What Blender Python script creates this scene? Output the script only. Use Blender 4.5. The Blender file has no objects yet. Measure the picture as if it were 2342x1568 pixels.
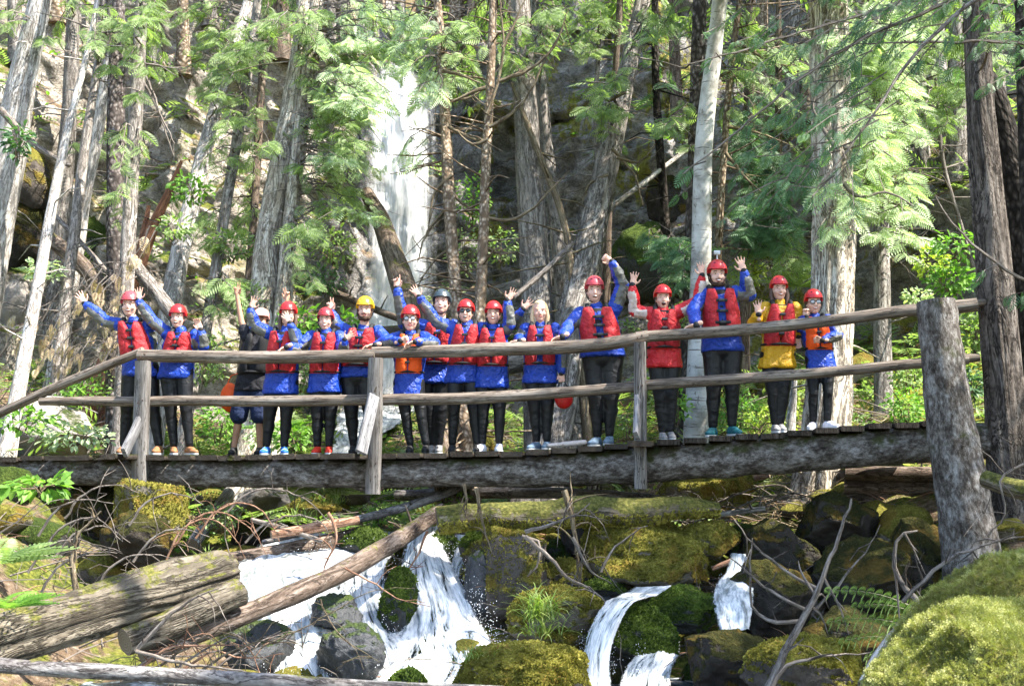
import bpy, math, random
import numpy as np
from mathutils import Vector
random.seed(7)
RNG = np.random.default_rng(11)
rad = math.radians
# ------------------------------------------------------------ camera, light
W0, H0, FPX, PITCH = 2342.0, 1568.0, 2827.0, rad(6.0)
sc = bpy.context.scene
cam = bpy.data.cameras.new('camera'); camo = bpy.data.objects.new('camera', cam)
sc.collection.objects.link(camo)
cam.sensor_width = 36.0; cam.lens = 36.0*FPX/W0; cam.clip_end = 500; cam.clip_start = 0.1
camo.location = (0, 0, 0); camo.rotation_euler = (rad(90)+PITCH, 0, 0)
cam.dof.use_dof = True; cam.dof.focus_distance = 13.2; cam.dof.aperture_fstop = 6.3
sc.camera = camo
SUN_EL, SUN_AZ = 55.0, 110.0          # azimuth clockwise from +Y
w = bpy.data.worlds.new('World'); sc.world = w; w.use_nodes = True
nt = w.node_tree; nt.nodes.clear()
sky = nt.nodes.new('ShaderNodeTexSky'); sky.sky_type = 'NISHITA'; sky.sun_disc = False
sky.sun_elevation = rad(SUN_EL); sky.sun_rotation = rad(SUN_AZ)
bg = nt.nodes.new('ShaderNodeBackground'); bg.inputs[1].default_value = 0.15
wo = nt.nodes.new('ShaderNodeOutputWorld')
nt.links.new(sky.outputs[0], bg.inputs[0]); nt.links.new(bg.outputs[0], wo.inputs[0])
sun = bpy.data.lights.new('sun', 'SUN'); suno = bpy.data.objects.new('sun', sun)
sc.collection.objects.link(suno)
sun.energy = 4.3; sun.angle = rad(0.53); sun.color = (1.0, 0.95, 0.86)
SD = Vector((math.sin(rad(SUN_AZ))*math.cos(rad(SUN_EL)), math.cos(rad(SUN_AZ))*math.cos(rad(SUN_EL)), math.sin(rad(SUN_EL))))
suno.rotation_euler = SD.to_track_quat('Z', 'Y').to_euler()
suno.location = SD*40
vs = sc.view_settings
vs.view_transform = 'Standard'; vs.look = 'None'; vs.gamma = 1.0; vs.exposure = 2.2
sc.cycles.max_bounces = 6; sc.cycles.diffuse_bounces = 3; sc.cycles.glossy_bounces = 2
sc.cycles.transmission_bounces = 3; sc.cycles.transparent_max_bounces = 4

CT, ST = math.cos(PITCH), math.sin(PITCH)
def P(px, py, D):
    """world point seen at photo position (px,py) at forward distance D (metres along +Y)"""
    u = (px-W0/2)/FPX; v = (H0/2-py)/FPX
    dy = CT-v*ST; dz = ST+v*CT
    s = D/dy
    return np.array([u*s, D, dz*s])
def MPP(D): return D/FPX            # metres per photo pixel at distance D

# ------------------------------------------------------------ noise
def _hash(i, j, k, s):
    n = (i*73856093) ^ (j*19349663) ^ (k*83492791) ^ (s*2654435)
    n = n & 0xffffffff
    n = (n ^ (n >> 13)) * 1274126177 & 0xffffffff
    n = (n ^ (n >> 16)) * 668265263 & 0xffffffff
    return ((n ^ (n >> 15)) & 0xffff)/32767.5-1.0
def vnoise(p, s=0):
    p = np.asarray(p, dtype=np.float64); i = np.floor(p).astype(np.int64); f = p-i
    f = f*f*(3-2*f); r = 0
    for a in (0, 1):
        wa = f[:, 0] if a else 1-f[:, 0]
        for b in (0, 1):
            wb = f[:, 1] if b else 1-f[:, 1]
            for c in (0, 1):
                wc = f[:, 2] if c else 1-f[:, 2]
                r = r+wa*wb*wc*_hash(i[:, 0]+a, i[:, 1]+b, i[:, 2]+c, s)
    return r
def fbm(p, o=4, s=0, g=0.5):
    r = 0; a = 1; t = 0
    for k in range(o):
        r = r+a*vnoise(p*(2.03**k)+k*17.3, s+k); t += a; a *= g
    return r/t
def ridged(p, o=4, s=0):
    r = 0; a = 1; t = 0
    for k in range(o):
        r = r+a*(1-2*np.abs(vnoise(p*(2.1**k)+k*9.7, s+k))); t += a; a *= .5
    return r/t

# ------------------------------------------------------------ mesh building
class MB:
    def __init__(s): s.v = []; s.f = []; s.uv = []; s.m = []; s.n = 0
    def add(s, V, F, uv=None, mi=0):
        V = np.asarray(V, float).reshape(-1, 3); F = np.asarray(F, np.int64)
        if len(F) == 0: return
        s.v.append(V); s.f.append(F+s.n)
        if uv is None: uv = np.zeros((F.shape[0], F.shape[1], 2))
        s.uv.append(uv); s.m.append(np.full(len(F), mi) if np.isscalar(mi) else np.asarray(mi)); s.n += len(V)
    def build(s, name, mats, parent=None, smooth=True):
        me = bpy.data.meshes.new(name)
        V = np.concatenate(s.v).astype(np.float32)
        me.vertices.add(len(V)); me.vertices.foreach_set('co', V.ravel())
        idx = np.concatenate([f.ravel() for f in s.f]).astype(np.int32)
        cnt = np.concatenate([np.full(len(f), f.shape[1]) for f in s.f]).astype(np.int32)
        st = np.concatenate([[0], np.cumsum(cnt)[:-1]]).astype(np.int32)
        me.loops.add(len(idx)); me.loops.foreach_set('vertex_index', idx)
        me.polygons.add(len(cnt)); me.polygons.foreach_set('loop_start', st)
        me.polygons.foreach_set('loop_total', cnt)
        me.polygons.foreach_set('material_index', np.concatenate(s.m).astype(np.int32))
        me.polygons.foreach_set('use_smooth', np.full(len(cnt), bool(smooth)))
        ul = me.uv_layers.new(name='UVMap')
        ul.data.foreach_set('uv', np.concatenate([u.reshape(-1, 2) for u in s.uv]).astype(np.float32).ravel())
        for m in (mats if isinstance(mats, (list, tuple)) else [mats]): me.materials.append(m)
        me.update(calc_edges=True)
        o = bpy.data.objects.new(name, me); sc.collection.objects.link(o)
        if parent is not None:
            o.parent = parent; l = parent
            off = Vector((0, 0, 0))
            while l is not None: off += l.location; l = l.parent
            o.matrix_parent_inverse.identity()
            me.transform(__import__('mathutils').Matrix.Translation(-off))
        return o
def world_loc(o):
    off = Vector((0, 0, 0))
    while o is not None: off += o.location; o = o.parent
    return off
def empty(name, loc):
    o = bpy.data.objects.new(name, None); sc.collection.objects.link(o)
    o.empty_display_size = .2; o.location = Vector(loc); return o
def tag(o, label=None, cat=None, group=None, kind=None):
    if label: o['label'] = label
    if cat: o['category'] = cat
    if group: o['group'] = group
    if kind: o['kind'] = kind
    return o
def rebase(o, loc):
    """move a single mesh object's origin to loc without moving the mesh"""
    loc = Vector(loc); o.data.transform(__import__('mathutils').Matrix.Translation(-loc)); o.location = loc; return o

def nrm(a):
    a = np.asarray(a, float); return a/(np.linalg.norm(a)+1e-12)
def frames(pts):
    pts = np.asarray(pts, float); n = len(pts); T = np.zeros((n, 3))
    T[1:-1] = pts[2:]-pts[:-2]; T[0] = pts[1]-pts[0]; T[-1] = pts[-1]-pts[-2]
    T /= np.linalg.norm(T, axis=1)[:, None]+1e-12
    ref = np.array([0, 1.0, 0]) if abs(T[0][1]) < .8 else np.array([0, 0, 1.0])
    a = ref-T[0]*ref.dot(T[0]); a /= np.linalg.norm(a); A = [a]
    for i in range(1, n):
        a = A[-1]-T[i]*A[-1].dot(T[i]); a /= np.linalg.norm(a)+1e-12; A.append(a)
    A = np.array(A); return T, A, np.cross(T, A)
def resample(pts, rr, step):
    pts = np.asarray(pts, float); rr = np.asarray(rr, float)
    d = np.concatenate([[0], np.cumsum(np.linalg.norm(np.diff(pts, axis=0), axis=1))])
    n = max(2, int(d[-1]/step)+1); t = np.linspace(0, d[-1], n)
    # catmull-like smoothing by cubic hermite
    m = np.gradient(pts, d, axis=0) if len(pts) > 2 else np.repeat([(pts[1]-pts[0])/d[-1]], 2, axis=0)
    k = np.clip(np.searchsorted(d, t, side='right')-1, 0, len(d)-2)
    h = (d[k+1]-d[k]); u = ((t-d[k])/h)[:, None]; h = h[:, None]
    q = (2*u**3-3*u**2+1)*pts[k]+(u**3-2*u**2+u)*h*m[k]+(-2*u**3+3*u**2)*pts[k+1]+(u**3-u**2)*h*m[k+1]
    return q, np.interp(t, d, rr), t
def tube(mb, pts, rr, n=8, mi=0, cap=True, amp=0., scale=3., ridge=0., seed=0, flat=None, capmi=None, v0=0., squash=None):
    pts = np.asarray(pts, float); rr = np.broadcast_to(np.asarray(rr, float), (len(pts),)).copy()
    T, A, B = frames(pts); ang = np.arange(n)/n*2*np.pi
    c, s_ = np.cos(ang), np.sin(ang)
    dirs = A[:, None, :]*c[None, :, None]+B[:, None, :]*s_[None, :, None]
    d = np.concatenate([[0], np.cumsum(np.linalg.norm(np.diff(pts, axis=0), axis=1))])+v0
    R = np.repeat(rr[:, None], n, 1)
    if amp:
        q = (pts[:, None, :]+dirs*rr[:, None, None])*scale
        R = R*(1+amp*fbm(q.reshape(-1, 3)+seed*3.1, 3, seed).reshape(R.shape))
    if ridge:
        an = np.broadcast_to(ang[None], R.shape)
        q = np.stack([np.cos(an)*6, np.sin(an)*6, np.broadcast_to(d[:, None]*.5, R.shape)], -1)
        R = R*(1+ridge*ridged(q.reshape(-1, 3)+seed*7.7, 2, seed+5).reshape(R.shape))
    V = pts[:, None, :]+dirs*R[..., None]
    m = len(pts); V = V.reshape(-1, 3)
    i, j = np.meshgrid(np.arange(m-1), np.arange(n), indexing='ij'); i = i.ravel(); j = j.ravel(); j2 = (j+1) % n
    F = np.stack([i*n+j, i*n+j2, (i+1)*n+j2, (i+1)*n+j], 1)
    cir = 2*np.pi*max(rr.mean(), .004)
    uv = np.stack([np.stack([j/n*cir, d[i]], 1), np.stack([(j+1)/n*cir, d[i]], 1), np.stack([(j+1)/n*cir, d[i+1]], 1), np.stack([j/n*cir, d[i+1]], 1)], 1)
    mb.add(V, F[:, ::-1], uv[:, ::-1], mi)
    if cap:
        cm = mi if capmi is None else capmi
        for e, fl in ((0, False), (m-1, True)):
            ring = V[e*n:(e+1)*n]; ctr = pts[e]
            VV = np.vstack([ring, ctr[None]]); jj = np.arange(n)
            FF = np.stack([jj, (jj+1) % n, np.full(n, n)], 1)
            if not fl: pass
            else: FF = FF[:, ::-1]
            loc = np.stack([(VV-ctr).dot(A[e]), (VV-ctr).dot(B[e])], 1)
            mb.add(VV, FF, loc[FF], cm)
def prism(mb, p0, p1, w, h, up=(0, 0, 1), ch=.006, mi=0, seg=1, warp=0., seed=0, capmi=None, taper=1.):
    """chamfered plank from p0 to p1, width w sideways, height h along up"""
    p0 = np.asarray(p0, float); p1 = np.asarray(p1, float); T = nrm(p1-p0); L = np.linalg.norm(p1-p0)
    up = nrm(np.asarray(up, float)-T*np.dot(up, T)); side = np.cross(T, up)
    a, b = w/2, h/2
    cs = np.array([(-a+ch, -b), (a-ch, -b), (a, -b+ch), (a, b-ch), (a-ch, b), (-a+ch, b), (-a, b-ch), (-a, -b+ch)])
    n = 8; V = []
    for k in range(seg+1):
        t = k/seg; q = p0+T*L*t; sc_ = 1+(taper-1)*t
        V.append(q[None]+side[None]*cs[:, :1]*sc_+up[None]*cs[:, 1:]*sc_)
    V = np.concatenate(V)
    if warp: V = V+warp*np.stack([vnoise(V*3+seed*5.3+k*31, k) for k in range(3)], 1)
    per = np.concatenate([[0], np.cumsum(np.linalg.norm(np.diff(np.vstack([cs, cs[:1]]), axis=0), axis=1))])
    i, j = np.meshgrid(np.arange(seg), np.arange(n), indexing='ij'); i = i.ravel(); j = j.ravel(); j2 = (j+1) % n
    F = np.stack([i*n+j, i*n+j2, (i+1)*n+j2, (i+1)*n+j], 1); dd = L/seg
    so = (seed*1.37) % 7
    uv = np.stack([np.stack([per[j]+so, i*dd], 1), np.stack([per[j+1]+so, i*dd], 1), np.stack([per[j+1]+so, (i+1)*dd], 1), np.stack([per[j]+so, (i+1)*dd], 1)], 1)
    mb.add(V, F, uv, mi)
    cm = mi if capmi is None else capmi
    for e, rev in ((0, True), (seg, False)):
        ring = V[e*n:(e+1)*n]; FF = np.arange(n)[None]; FF = FF[:, ::-1] if rev else FF
        mb.add(ring, FF, (cs*1.0+so)[FF], cm)
def ico(sub):
    import bmesh
    bm = bmesh.new(); bmesh.ops.create_icosphere(bm, subdivisions=sub, radius=1)
    V = np.array([v.co[:] for v in bm.verts]); F = np.array([[v.index for v in f.verts] for f in bm.faces]); bm.free()
    return V, F
ICO = {k: ico(k) for k in (1, 2, 3, 4, 5)}

# ------------------------------------------------------------ materials
def ramp(nt, fac, stops):
    r = nt.nodes.new('ShaderNodeValToRGB'); e = r.color_ramp.elements
    while len(e) < len(stops): e.new(.5)
    for k, (p, c) in enumerate(stops): e[k].position = p; e[k].color = (*c, 1)
    nt.links.new(fac, r.inputs[0]); return r.outputs[0]
class NT:
    def __init__(s, name, rough=.8, spec=.3):
        s.m = bpy.data.materials.new(name); s.m.use_nodes = True; s.t = s.m.node_tree; s.b = s.t.nodes['Principled BSDF']
        s.b.inputs['Roughness'].default_value = rough; s.b.inputs['Specular IOR Level'].default_value = spec
    def n(s, t, **k):
        x = s.t.nodes.new(t)
        for a, b in k.items(): setattr(x, a, b)
        return x
    def l(s, a, b): s.t.links.new(a, b)
    def coord(s, kind='Object', scale=(1, 1, 1)):
        c = s.n('ShaderNodeTexCoord'); mp = s.n('ShaderNodeMapping'); mp.inputs['Scale'].default_value = scale
        s.l(c.outputs[kind], mp.inputs[0]); return mp.outputs[0]
    def noise(s, co, scale, detail=4, rough=.6, dist=0.):
        x = s.n('ShaderNodeTexNoise'); x.inputs['Scale'].default_value = scale; x.inputs['Detail'].default_value = detail
        x.inputs['Roughness'].default_value = rough; x.inputs['Distortion'].default_value = dist
        s.l(co, x.inputs['Vector']); return x.outputs['Fac']
    def voro(s, co, scale, feat='F1', out='Distance'):
        x = s.n('ShaderNodeTexVoronoi', feature=feat); x.inputs['Scale'].default_value = scale
        s.l(co, x.inputs['Vector']); return x.outputs[out]
    def math(s, op, a, b=None, clamp=False):
        x = s.n('ShaderNodeMath', operation=op, use_clamp=clamp)
        for k, v in enumerate((a, b)):
            if v is None: continue
            if isinstance(v, (int, float)): x.inputs[k].default_value = v
            else: s.l(v, x.inputs[k])
        return x.outputs[0]
    def mix(s, f, a, b, mode='MIX'):
        x = s.n('ShaderNodeMix', data_type='RGBA', blend_type=mode)
        for k, v in ((0, f), (6, a), (7, b)):
            if isinstance(v, (int, float)): x.inputs[k].default_value = v
            elif isinstance(v, tuple): x.inputs[k].default_value = (*v, 1)
            else: s.l(v, x.inputs[k])
        return x.outputs[2]
    def step(s, v, lo, hi):
        x = s.n('ShaderNodeMapRange', clamp=True, interpolation_type='SMOOTHSTEP')
        x.inputs[1].default_value = lo; x.inputs[2].default_value = hi; s.l(v, x.inputs[0]); return x.outputs[0]
    def bump(s, h, strength=.5, dist=.02, prev=None):
        x = s.n('ShaderNodeBump'); x.inputs['Strength'].default_value = strength; x.inputs['Distance'].default_value = dist
        s.l(h, x.inputs['Height'])
        if prev is not None: s.l(prev, x.inputs['Normal'])
        s.l(x.outputs[0], s.b.inputs['Normal']); return x.outputs[0]
    def color(s, c):
        if isinstance(c, tuple): s.b.inputs['Base Color'].default_value = (*c, 1)
        else: s.l(c, s.b.inputs['Base Color'])
    def rnd(s): return s.n('ShaderNodeObjectInfo').outputs['Random']
    def normz(s):
        g = s.n('ShaderNodeNewGeometry'); x = s.n('ShaderNodeSeparateXYZ'); s.l(g.outputs['Normal'], x.inputs[0]); return x.outputs[2]

def mat_bark(name, dark, mid, light, us=26, vsc=1.6, bump=.8, moss=0., rough=.9, bd=.02):
    m = NT(name, rough, .15)
    co = m.coord('UV', (us, vsc, 1)); a = m.noise(co, 1.0, 6, .65, .3)
    co2 = m.coord('UV', (us*3, vsc*9, 1)); b = m.noise(co2, 1.0, 3, .6)
    f = m.math('ADD', m.math('MULTIPLY', a, .7), m.math('MULTIPLY', b, .3))
    c = ramp(m.t, f, [(.38, dark), (.5, mid), (.62, light)])
    cr = m.noise(m.coord('UV', (us*.55, vsc*.6, 1)), 1.0, 5, .75, .8); ck = m.step(m.math('ABSOLUTE', m.math('SUBTRACT', cr, .5)), .0, .045); c = m.mix(ck, tuple(x*.45 for x in dark), c)
    pt = m.noise(m.coord('UV', (6, 5, 1)), 1.0, 5, .7); c = m.mix(m.math('MULTIPLY', m.step(pt, .5, .64), .55), c, m.mix(.5, light, c)); f = m.math('MULTIPLY', f, m.math('ADD', .55, m.math('MULTIPLY', ck, .45)))
    big = m.noise(m.coord('Object'), .7, 3); c = m.mix(m.step(big, .3, .7), c, m.mix(.5, c, tuple(x*.75 for x in mid)))
    if moss:
        mz = m.noise(m.coord('Object'), 4.5, 7, .78)
        k = m.math('ADD', mz, m.math('MULTIPLY', m.normz(), .22)); k = m.step(k, .78-moss*.5, .86-moss*.5)
        mc = ramp(m.t, m.noise(m.coord('Object'), 30, 4), [(.3, (.03, .035, .010)), (.5, (.085, .085, .02)), (.7, (.18, .16, .045))])
        c = m.mix(k, c, mc)
    m.color(c); m.bump(f, bump, bd); return m.m
def mat_scaly(name, dark, mid, light, sc_=22, bump=1.):
    m = NT(name, .92, .12); co = m.coord('UV', (1.0, .55, 1))
    d = m.n('ShaderNodeTexNoise'); d.inputs['Scale'].default_value = 6; m.l(co, d.inputs['Vector'])
    v = m.n('ShaderNodeVectorMath', operation='MULTIPLY_ADD'); m.l(d.outputs['Color'], v.inputs[0]); v.inputs[1].default_value = (.1, .1, 0); m.l(co, v.inputs[2])
    vo = m.voro(v.outputs[0], sc_); a = m.noise(co, 12, 5, .7)
    f = m.math('ADD', m.math('MULTIPLY', vo, .7), m.math('MULTIPLY', a, .45))
    c = ramp(m.t, f, [(.25, light), (.45, mid), (.7, dark)])
    bg = m.noise(m.coord('Object'), 1.4, 4); c = m.mix(m.step(bg, .45, .65), c, m.mix(.6, c, dark))
    m.color(c); m.bump(m.math('SUBTRACT', 1.0, f), bump, .03); return m.m
def mat_moss(name, rock=((.10, .095, .09), (.22, .21, .2)), mossc=((.035, .05, .008), (.12, .14, .02), (.3, .29, .05)), amt=.5, sc_=1., wet=False, orange=.0, brightrock=None):
    """rock with moss cushions growing on its upper faces"""
    m = NT(name, .55 if wet else .95, .5 if wet else .15); ob = m.coord('Object')
    r = m.noise(ob, 5*sc_, 8, .7); rc = ramp(m.t, r, [(.3, rock[0]), (.7, rock[1])])
    if brightrock: rc = m.mix(m.step(m.noise(ob, 2.5, 3), .5, .6), rc, brightrock)
    big = m.noise(ob, 1.6*sc_, 5, .7)
    k = m.math('ADD', big, m.math('MULTIPLY', m.normz(), .3)); k = m.step(k, .85-amt*.6, .95-amt*.6)
    fine = m.noise(ob, 45, 4, .75); med = m.noise(ob, 7, 3)
    mc = ramp(m.t, m.math('ADD', m.math('MULTIPLY', fine, .6), m.math('MULTIPLY', med, .4)), [(.33, mossc[0]), (.5, mossc[1]), (.68, mossc[2])])
    if orange: mc = m.mix(m.math('MULTIPLY', m.step(m.noise(ob, 3.3, 4), .5, .62), orange), mc, (.22, .12, .025))
    m.color(m.mix(k, rc, mc))
    cush = m.math('SUBTRACT', 1.0, m.voro(ob, 26))
    h = m.math('ADD', m.math('MULTIPLY', r, .6), m.math('MULTIPLY', k, m.math('ADD', m.math('MULTIPLY', fine, .9), m.math('MULTIPLY', cush, .5))))
    m.bump(h, 1.0, .09)
    if wet: m.l(m.math('ADD', .25, m.math('MULTIPLY', fine, .4)), m.b.inputs['Roughness'])
    return m.m
def mat_leaf(name, dark, mid, light, trans=.35, sc_=2.5, rough=.5, spec=.4):
    m = NT(name, rough, spec)
    f = m.math('ADD', m.math('MULTIPLY', m.noise(m.coord('Object'), sc_, 3), .65), m.math('MULTIPLY', m.noise(m.coord('Object'), 16, 2), .35))
    c = ramp(m.t, f, [(.35, dark), (.5, mid), (.66, light)]); m.color(c)
    tr = m.n('ShaderNodeBsdfTranslucent'); mx = m.n('ShaderNodeMixShader'); mx.inputs[0].default_value = trans
    m.l(m.mix(1.0, c, (1.3, 1.5, .6), 'MULTIPLY'), tr.inputs[0]); m.l(m.b.outputs[0], mx.inputs[1]); m.l(tr.outputs[0], mx.inputs[2])
    out = [x for x in m.t.nodes if x.type == 'OUTPUT_MATERIAL'][0]; m.l(mx.outputs[0], out.inputs[0]); return m.m
def mat_simple(name, col, rough=.6, spec=.4, var=.2, sc_=20, bump=0., bd=.005, metallic=0.):
    m = NT(name, rough, spec); f = m.noise(m.coord('Object'), sc_, 3)
    c = ramp(m.t, f, [(.3, tuple(x*(1-var) for x in col)), (.7, tuple(min(1, x*(1+var)) for x in col))]); m.color(c)
    m.b.inputs['Metallic'].default_value = metallic
    if bump: m.bump(f, bump, bd)
    return m.m
# ------------------------------------------------------------ material library
G = {}
G['cedar'] = mat_bark('cedar_bark', (.09, .075, .062), (.235, .205, .18), (.42, .385, .35), 20, 2.6, 1.0, bd=.03)
G['cedar_pale'] = mat_bark('pale_sunlit_cedar_bark', (.20, .17, .14), (.46, .42, .38), (.70, .67, .63), 18, 2.2, 1.0, bd=.03)  # bleached bark, lifted further with the sun's white put into its colour
G['cedar_yellow'] = mat_bark('yellowed_sunlit_cedar_bark', (.13, .095, .065), (.43, .37, .29), (.72, .68, .60), 15, 1.8, 1.0, moss=.1, bd=.04)  # split cedar bark with its sunlit white painted into the pale tones
G['brown'] = mat_bark('brown_bark', (.05, .035, .025), (.13, .095, .07), (.25, .2, .16), 20, 2.0, .9, moss=.2)
G['cedar_dark'] = mat_bark('shaded_cedar_bark', (.03, .023, .018), (.105, .086, .072), (.22, .19, .165), 15, 2.0, 1.0, bd=.04)  # darker copy of the cedar bark, the trunk's shade put into it
G['red'] = mat_bark('red_inner_wood', (.12, .05, .03), (.28, .13, .075), (.42, .24, .16), 20, 1.5, .8)
G['dead'] = mat_bark('dead_branch_wood', (.07, .055, .045), (.19, .16, .135), (.34, .30, .27), 30, 3, .5)
G['dead_red'] = mat_bark('reddish_branch_wood', (.13, .06, .035), (.30, .17, .11), (.48, .33, .24), 30, 3, .5)
G['twig'] = mat_bark('mossy_twig', (.07, .05, .03), (.17, .13, .085), (.33, .28, .19), 30, 5, .5, moss=.2)
G['rough'] = mat_scaly('scaly_bark', (.035, .028, .025), (.12, .1, .09), (.27, .245, .23))
G['rough_dark'] = mat_scaly('dark_scaly_bark', (.012, .01, .008), (.045, .036, .03), (.10, .085, .07))
def stringer_bark():
    m = NT('grey_spruce_bark', .92, .15); co = m.coord('UV', (1.0, .45, 1)); a = m.noise(co, 9, 8, .78, .15); v = m.noise(co, 30, 5, .75, .1)
    f = m.math('ADD', m.math('MULTIPLY', a, .65), m.math('MULTIPLY', v, .38)); c = ramp(m.t, f, [(.40, (.022, .017, .013)), (.49, (.085, .071, .06)), (.56, (.20, .182, .165)), (.65, (.38, .365, .35))])
    k = m.math('ADD', m.noise(m.coord('Object'), 1.8, 5, .7), m.math('MULTIPLY', m.normz(), .12)); c = m.mix(m.step(k, .58, .68), c, (.05, .055, .02)); m.color(c); m.bump(f, 1.0, .05); return m.m
G['stringer'] = stringer_bark()
G['lichen_bark'] = mat_scaly('lichen_speckled_bark', (.10, .07, .045), (.27, .21, .15), (.50, .43, .34), 30, .7)
def birch():
    m = NT('birch_bark', .8, .2); co = m.coord('UV', (3.2, 26, 1)); a = m.noise(co, 1.0, 4, .6)
    b = m.noise(m.coord('UV', (2, 1.5, 1)), 2, 5, .6)
    c = ramp(m.t, b, [(.38, (.24, .225, .20)), (.5, (.42, .405, .375)), (.64, (.54, .525, .49))])
    c = m.mix(m.step(a, .60, .66), c, (.12, .10, .085)); c = m.mix(m.step(m.noise(m.coord('UV', (3, 1.2, 1)), 3, 4, .7), .60, .66), c, (.16, .145, .12)); m.color(c); m.bump(a, .3, .01); return m.m
G['birch'] = birch()
def weathered(name, d, mi, l, end=False):
    m = NT(name, .75, .25); co = m.coord('UV', (38, 1.6, 1)); a = m.noise(co, 1, 6, .65, .4); b = m.noise(m.coord('UV', (4, .7, 1)), 1, 4)
    c = ramp(m.t, m.math('ADD', m.math('MULTIPLY', a, .55), m.math('MULTIPLY', b, .45)), [(.38, d), (.49, mi), (.62, l)])
    k = m.noise(m.coord('UV', (9, 5, 1)), 1, 2); c = m.mix(m.step(k, .68, .73), c, (.05, .036, .025)); cr = m.noise(m.coord('UV', (16, .8, 1)), 1, 5, .7, .6); c = m.mix(m.step(m.math('ABSOLUTE', m.math('SUBTRACT', cr, .5)), 0, .03), tuple(x*.35 for x in d), c); st = m.noise(m.coord('UV', (5, 3, 1)), 1, 5, .7); c = m.mix(m.math('MULTIPLY', m.step(st, .52, .64), .6), c, tuple(x*.55 for x in mi)); m.color(c); m.bump(a, .45, .006); return m.m
G['rail'] = weathered('weathered_rail_wood', (.05, .034, .024), (.155, .122, .095), (.29, .255, .215))
G['post'] = weathered('weathered_post_wood', (.06, .05, .043), (.135, .123, .112), (.22, .205, .195))
G['brace'] = weathered('grey_brace_wood', (.10, .095, .095), (.17, .167, .17), (.25, .245, .25))
def endgrain():
    m = NT('cut_wood', .8, .2); x = m.n('ShaderNodeTexWave', wave_type='RINGS', rings_direction='Z'); x.inputs['Scale'].default_value = 14
    x.inputs['Distortion'].default_value = 3; m.l(m.coord('UV'), x.inputs['Vector'])
    m.color(ramp(m.t, x.outputs['Fac'], [(.2, (.17, .135, .10)), (.8, (.24, .20, .15))])); return m.m
G['end'] = endgrain()
G['plank'] = mat_moss('mossy_plank_wood', ((.022, .017, .013), (.07, .057, .045)), ((.02, .025, .005), (.06, .07, .012), (.14, .14, .03)), amt=.42)
G['plank_bare'] = mat_bark('dark_plank_wood', (.016, .012, .009), (.042, .033, .026), (.09, .073, .06), 30, 3, .7)  # dark wood tone for the bare planks
G['log_moss'] = mat_bark('mossy_log_bark', (.03, .025, .018), (.115, .095, .07), (.23, .20, .155), 13, 1.3, 1.0, moss=.26, bd=.04)
G['log_heavy'] = mat_bark('thick_moss_log', (.045, .034, .024), (.14, .115, .08), (.27, .23, .17), 14, 1.5, 1.0, moss=.62)
G['log_grey'] = mat_bark('grey_log_bark', (.06, .05, .047), (.17, .155, .148), (.33, .315, .3), 16, 3, .7, moss=.06)
G['log_wet'] = mat_bark('brown_log_bark', (.04, .026, .018), (.13, .095, .072), (.27, .215, .18), 18, 2, .8, moss=.1)
YM = ((.05, .048, .010), (.19, .175, .03), (.42, .37, .08))
GM = ((.018, .032, .008), (.055, .085, .014), (.14, .19, .035))
G['rock_yellow'] = mat_moss('rock_under_yellow_moss', ((.09, .075, .055), (.22, .19, .15)), YM, .78, orange=.6)
G['rock_half'] = mat_moss('grey_rock_half_mossed', ((.03, .025, .02), (.12, .10, .085)), YM, .56, orange=.5)
G['rock_green'] = mat_moss('dark_rock_under_green_moss', ((.03, .03, .028), (.08, .08, .075)), GM, .72)
G['rock_wet'] = mat_moss('wet_black_rock', ((.012, .013, .014), (.04, .042, .045)), GM, .34, wet=True)
G['rock_bare'] = mat_moss('bare_grey_rock', ((.07, .062, .056), (.19, .175, .16)), GM, .22)
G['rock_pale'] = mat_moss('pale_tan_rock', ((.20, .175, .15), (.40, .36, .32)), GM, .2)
G['rock_dark'] = mat_moss('shaded_rock', ((.014, .012, .010), (.055, .046, .037)), ((.015, .018, .004), (.045, .045, .01), (.11, .095, .022)), .62, orange=.4)  # dark mossed rock, deep shade over the boulders put into its tones
G['moss_bright'] = mat_moss('deep_yellow_green_moss', ((.1, .09, .06), (.2, .18, .12)), ((.08, .075, .02), (.22, .20, .05), (.40, .37, .13)), 1.0)

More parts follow.
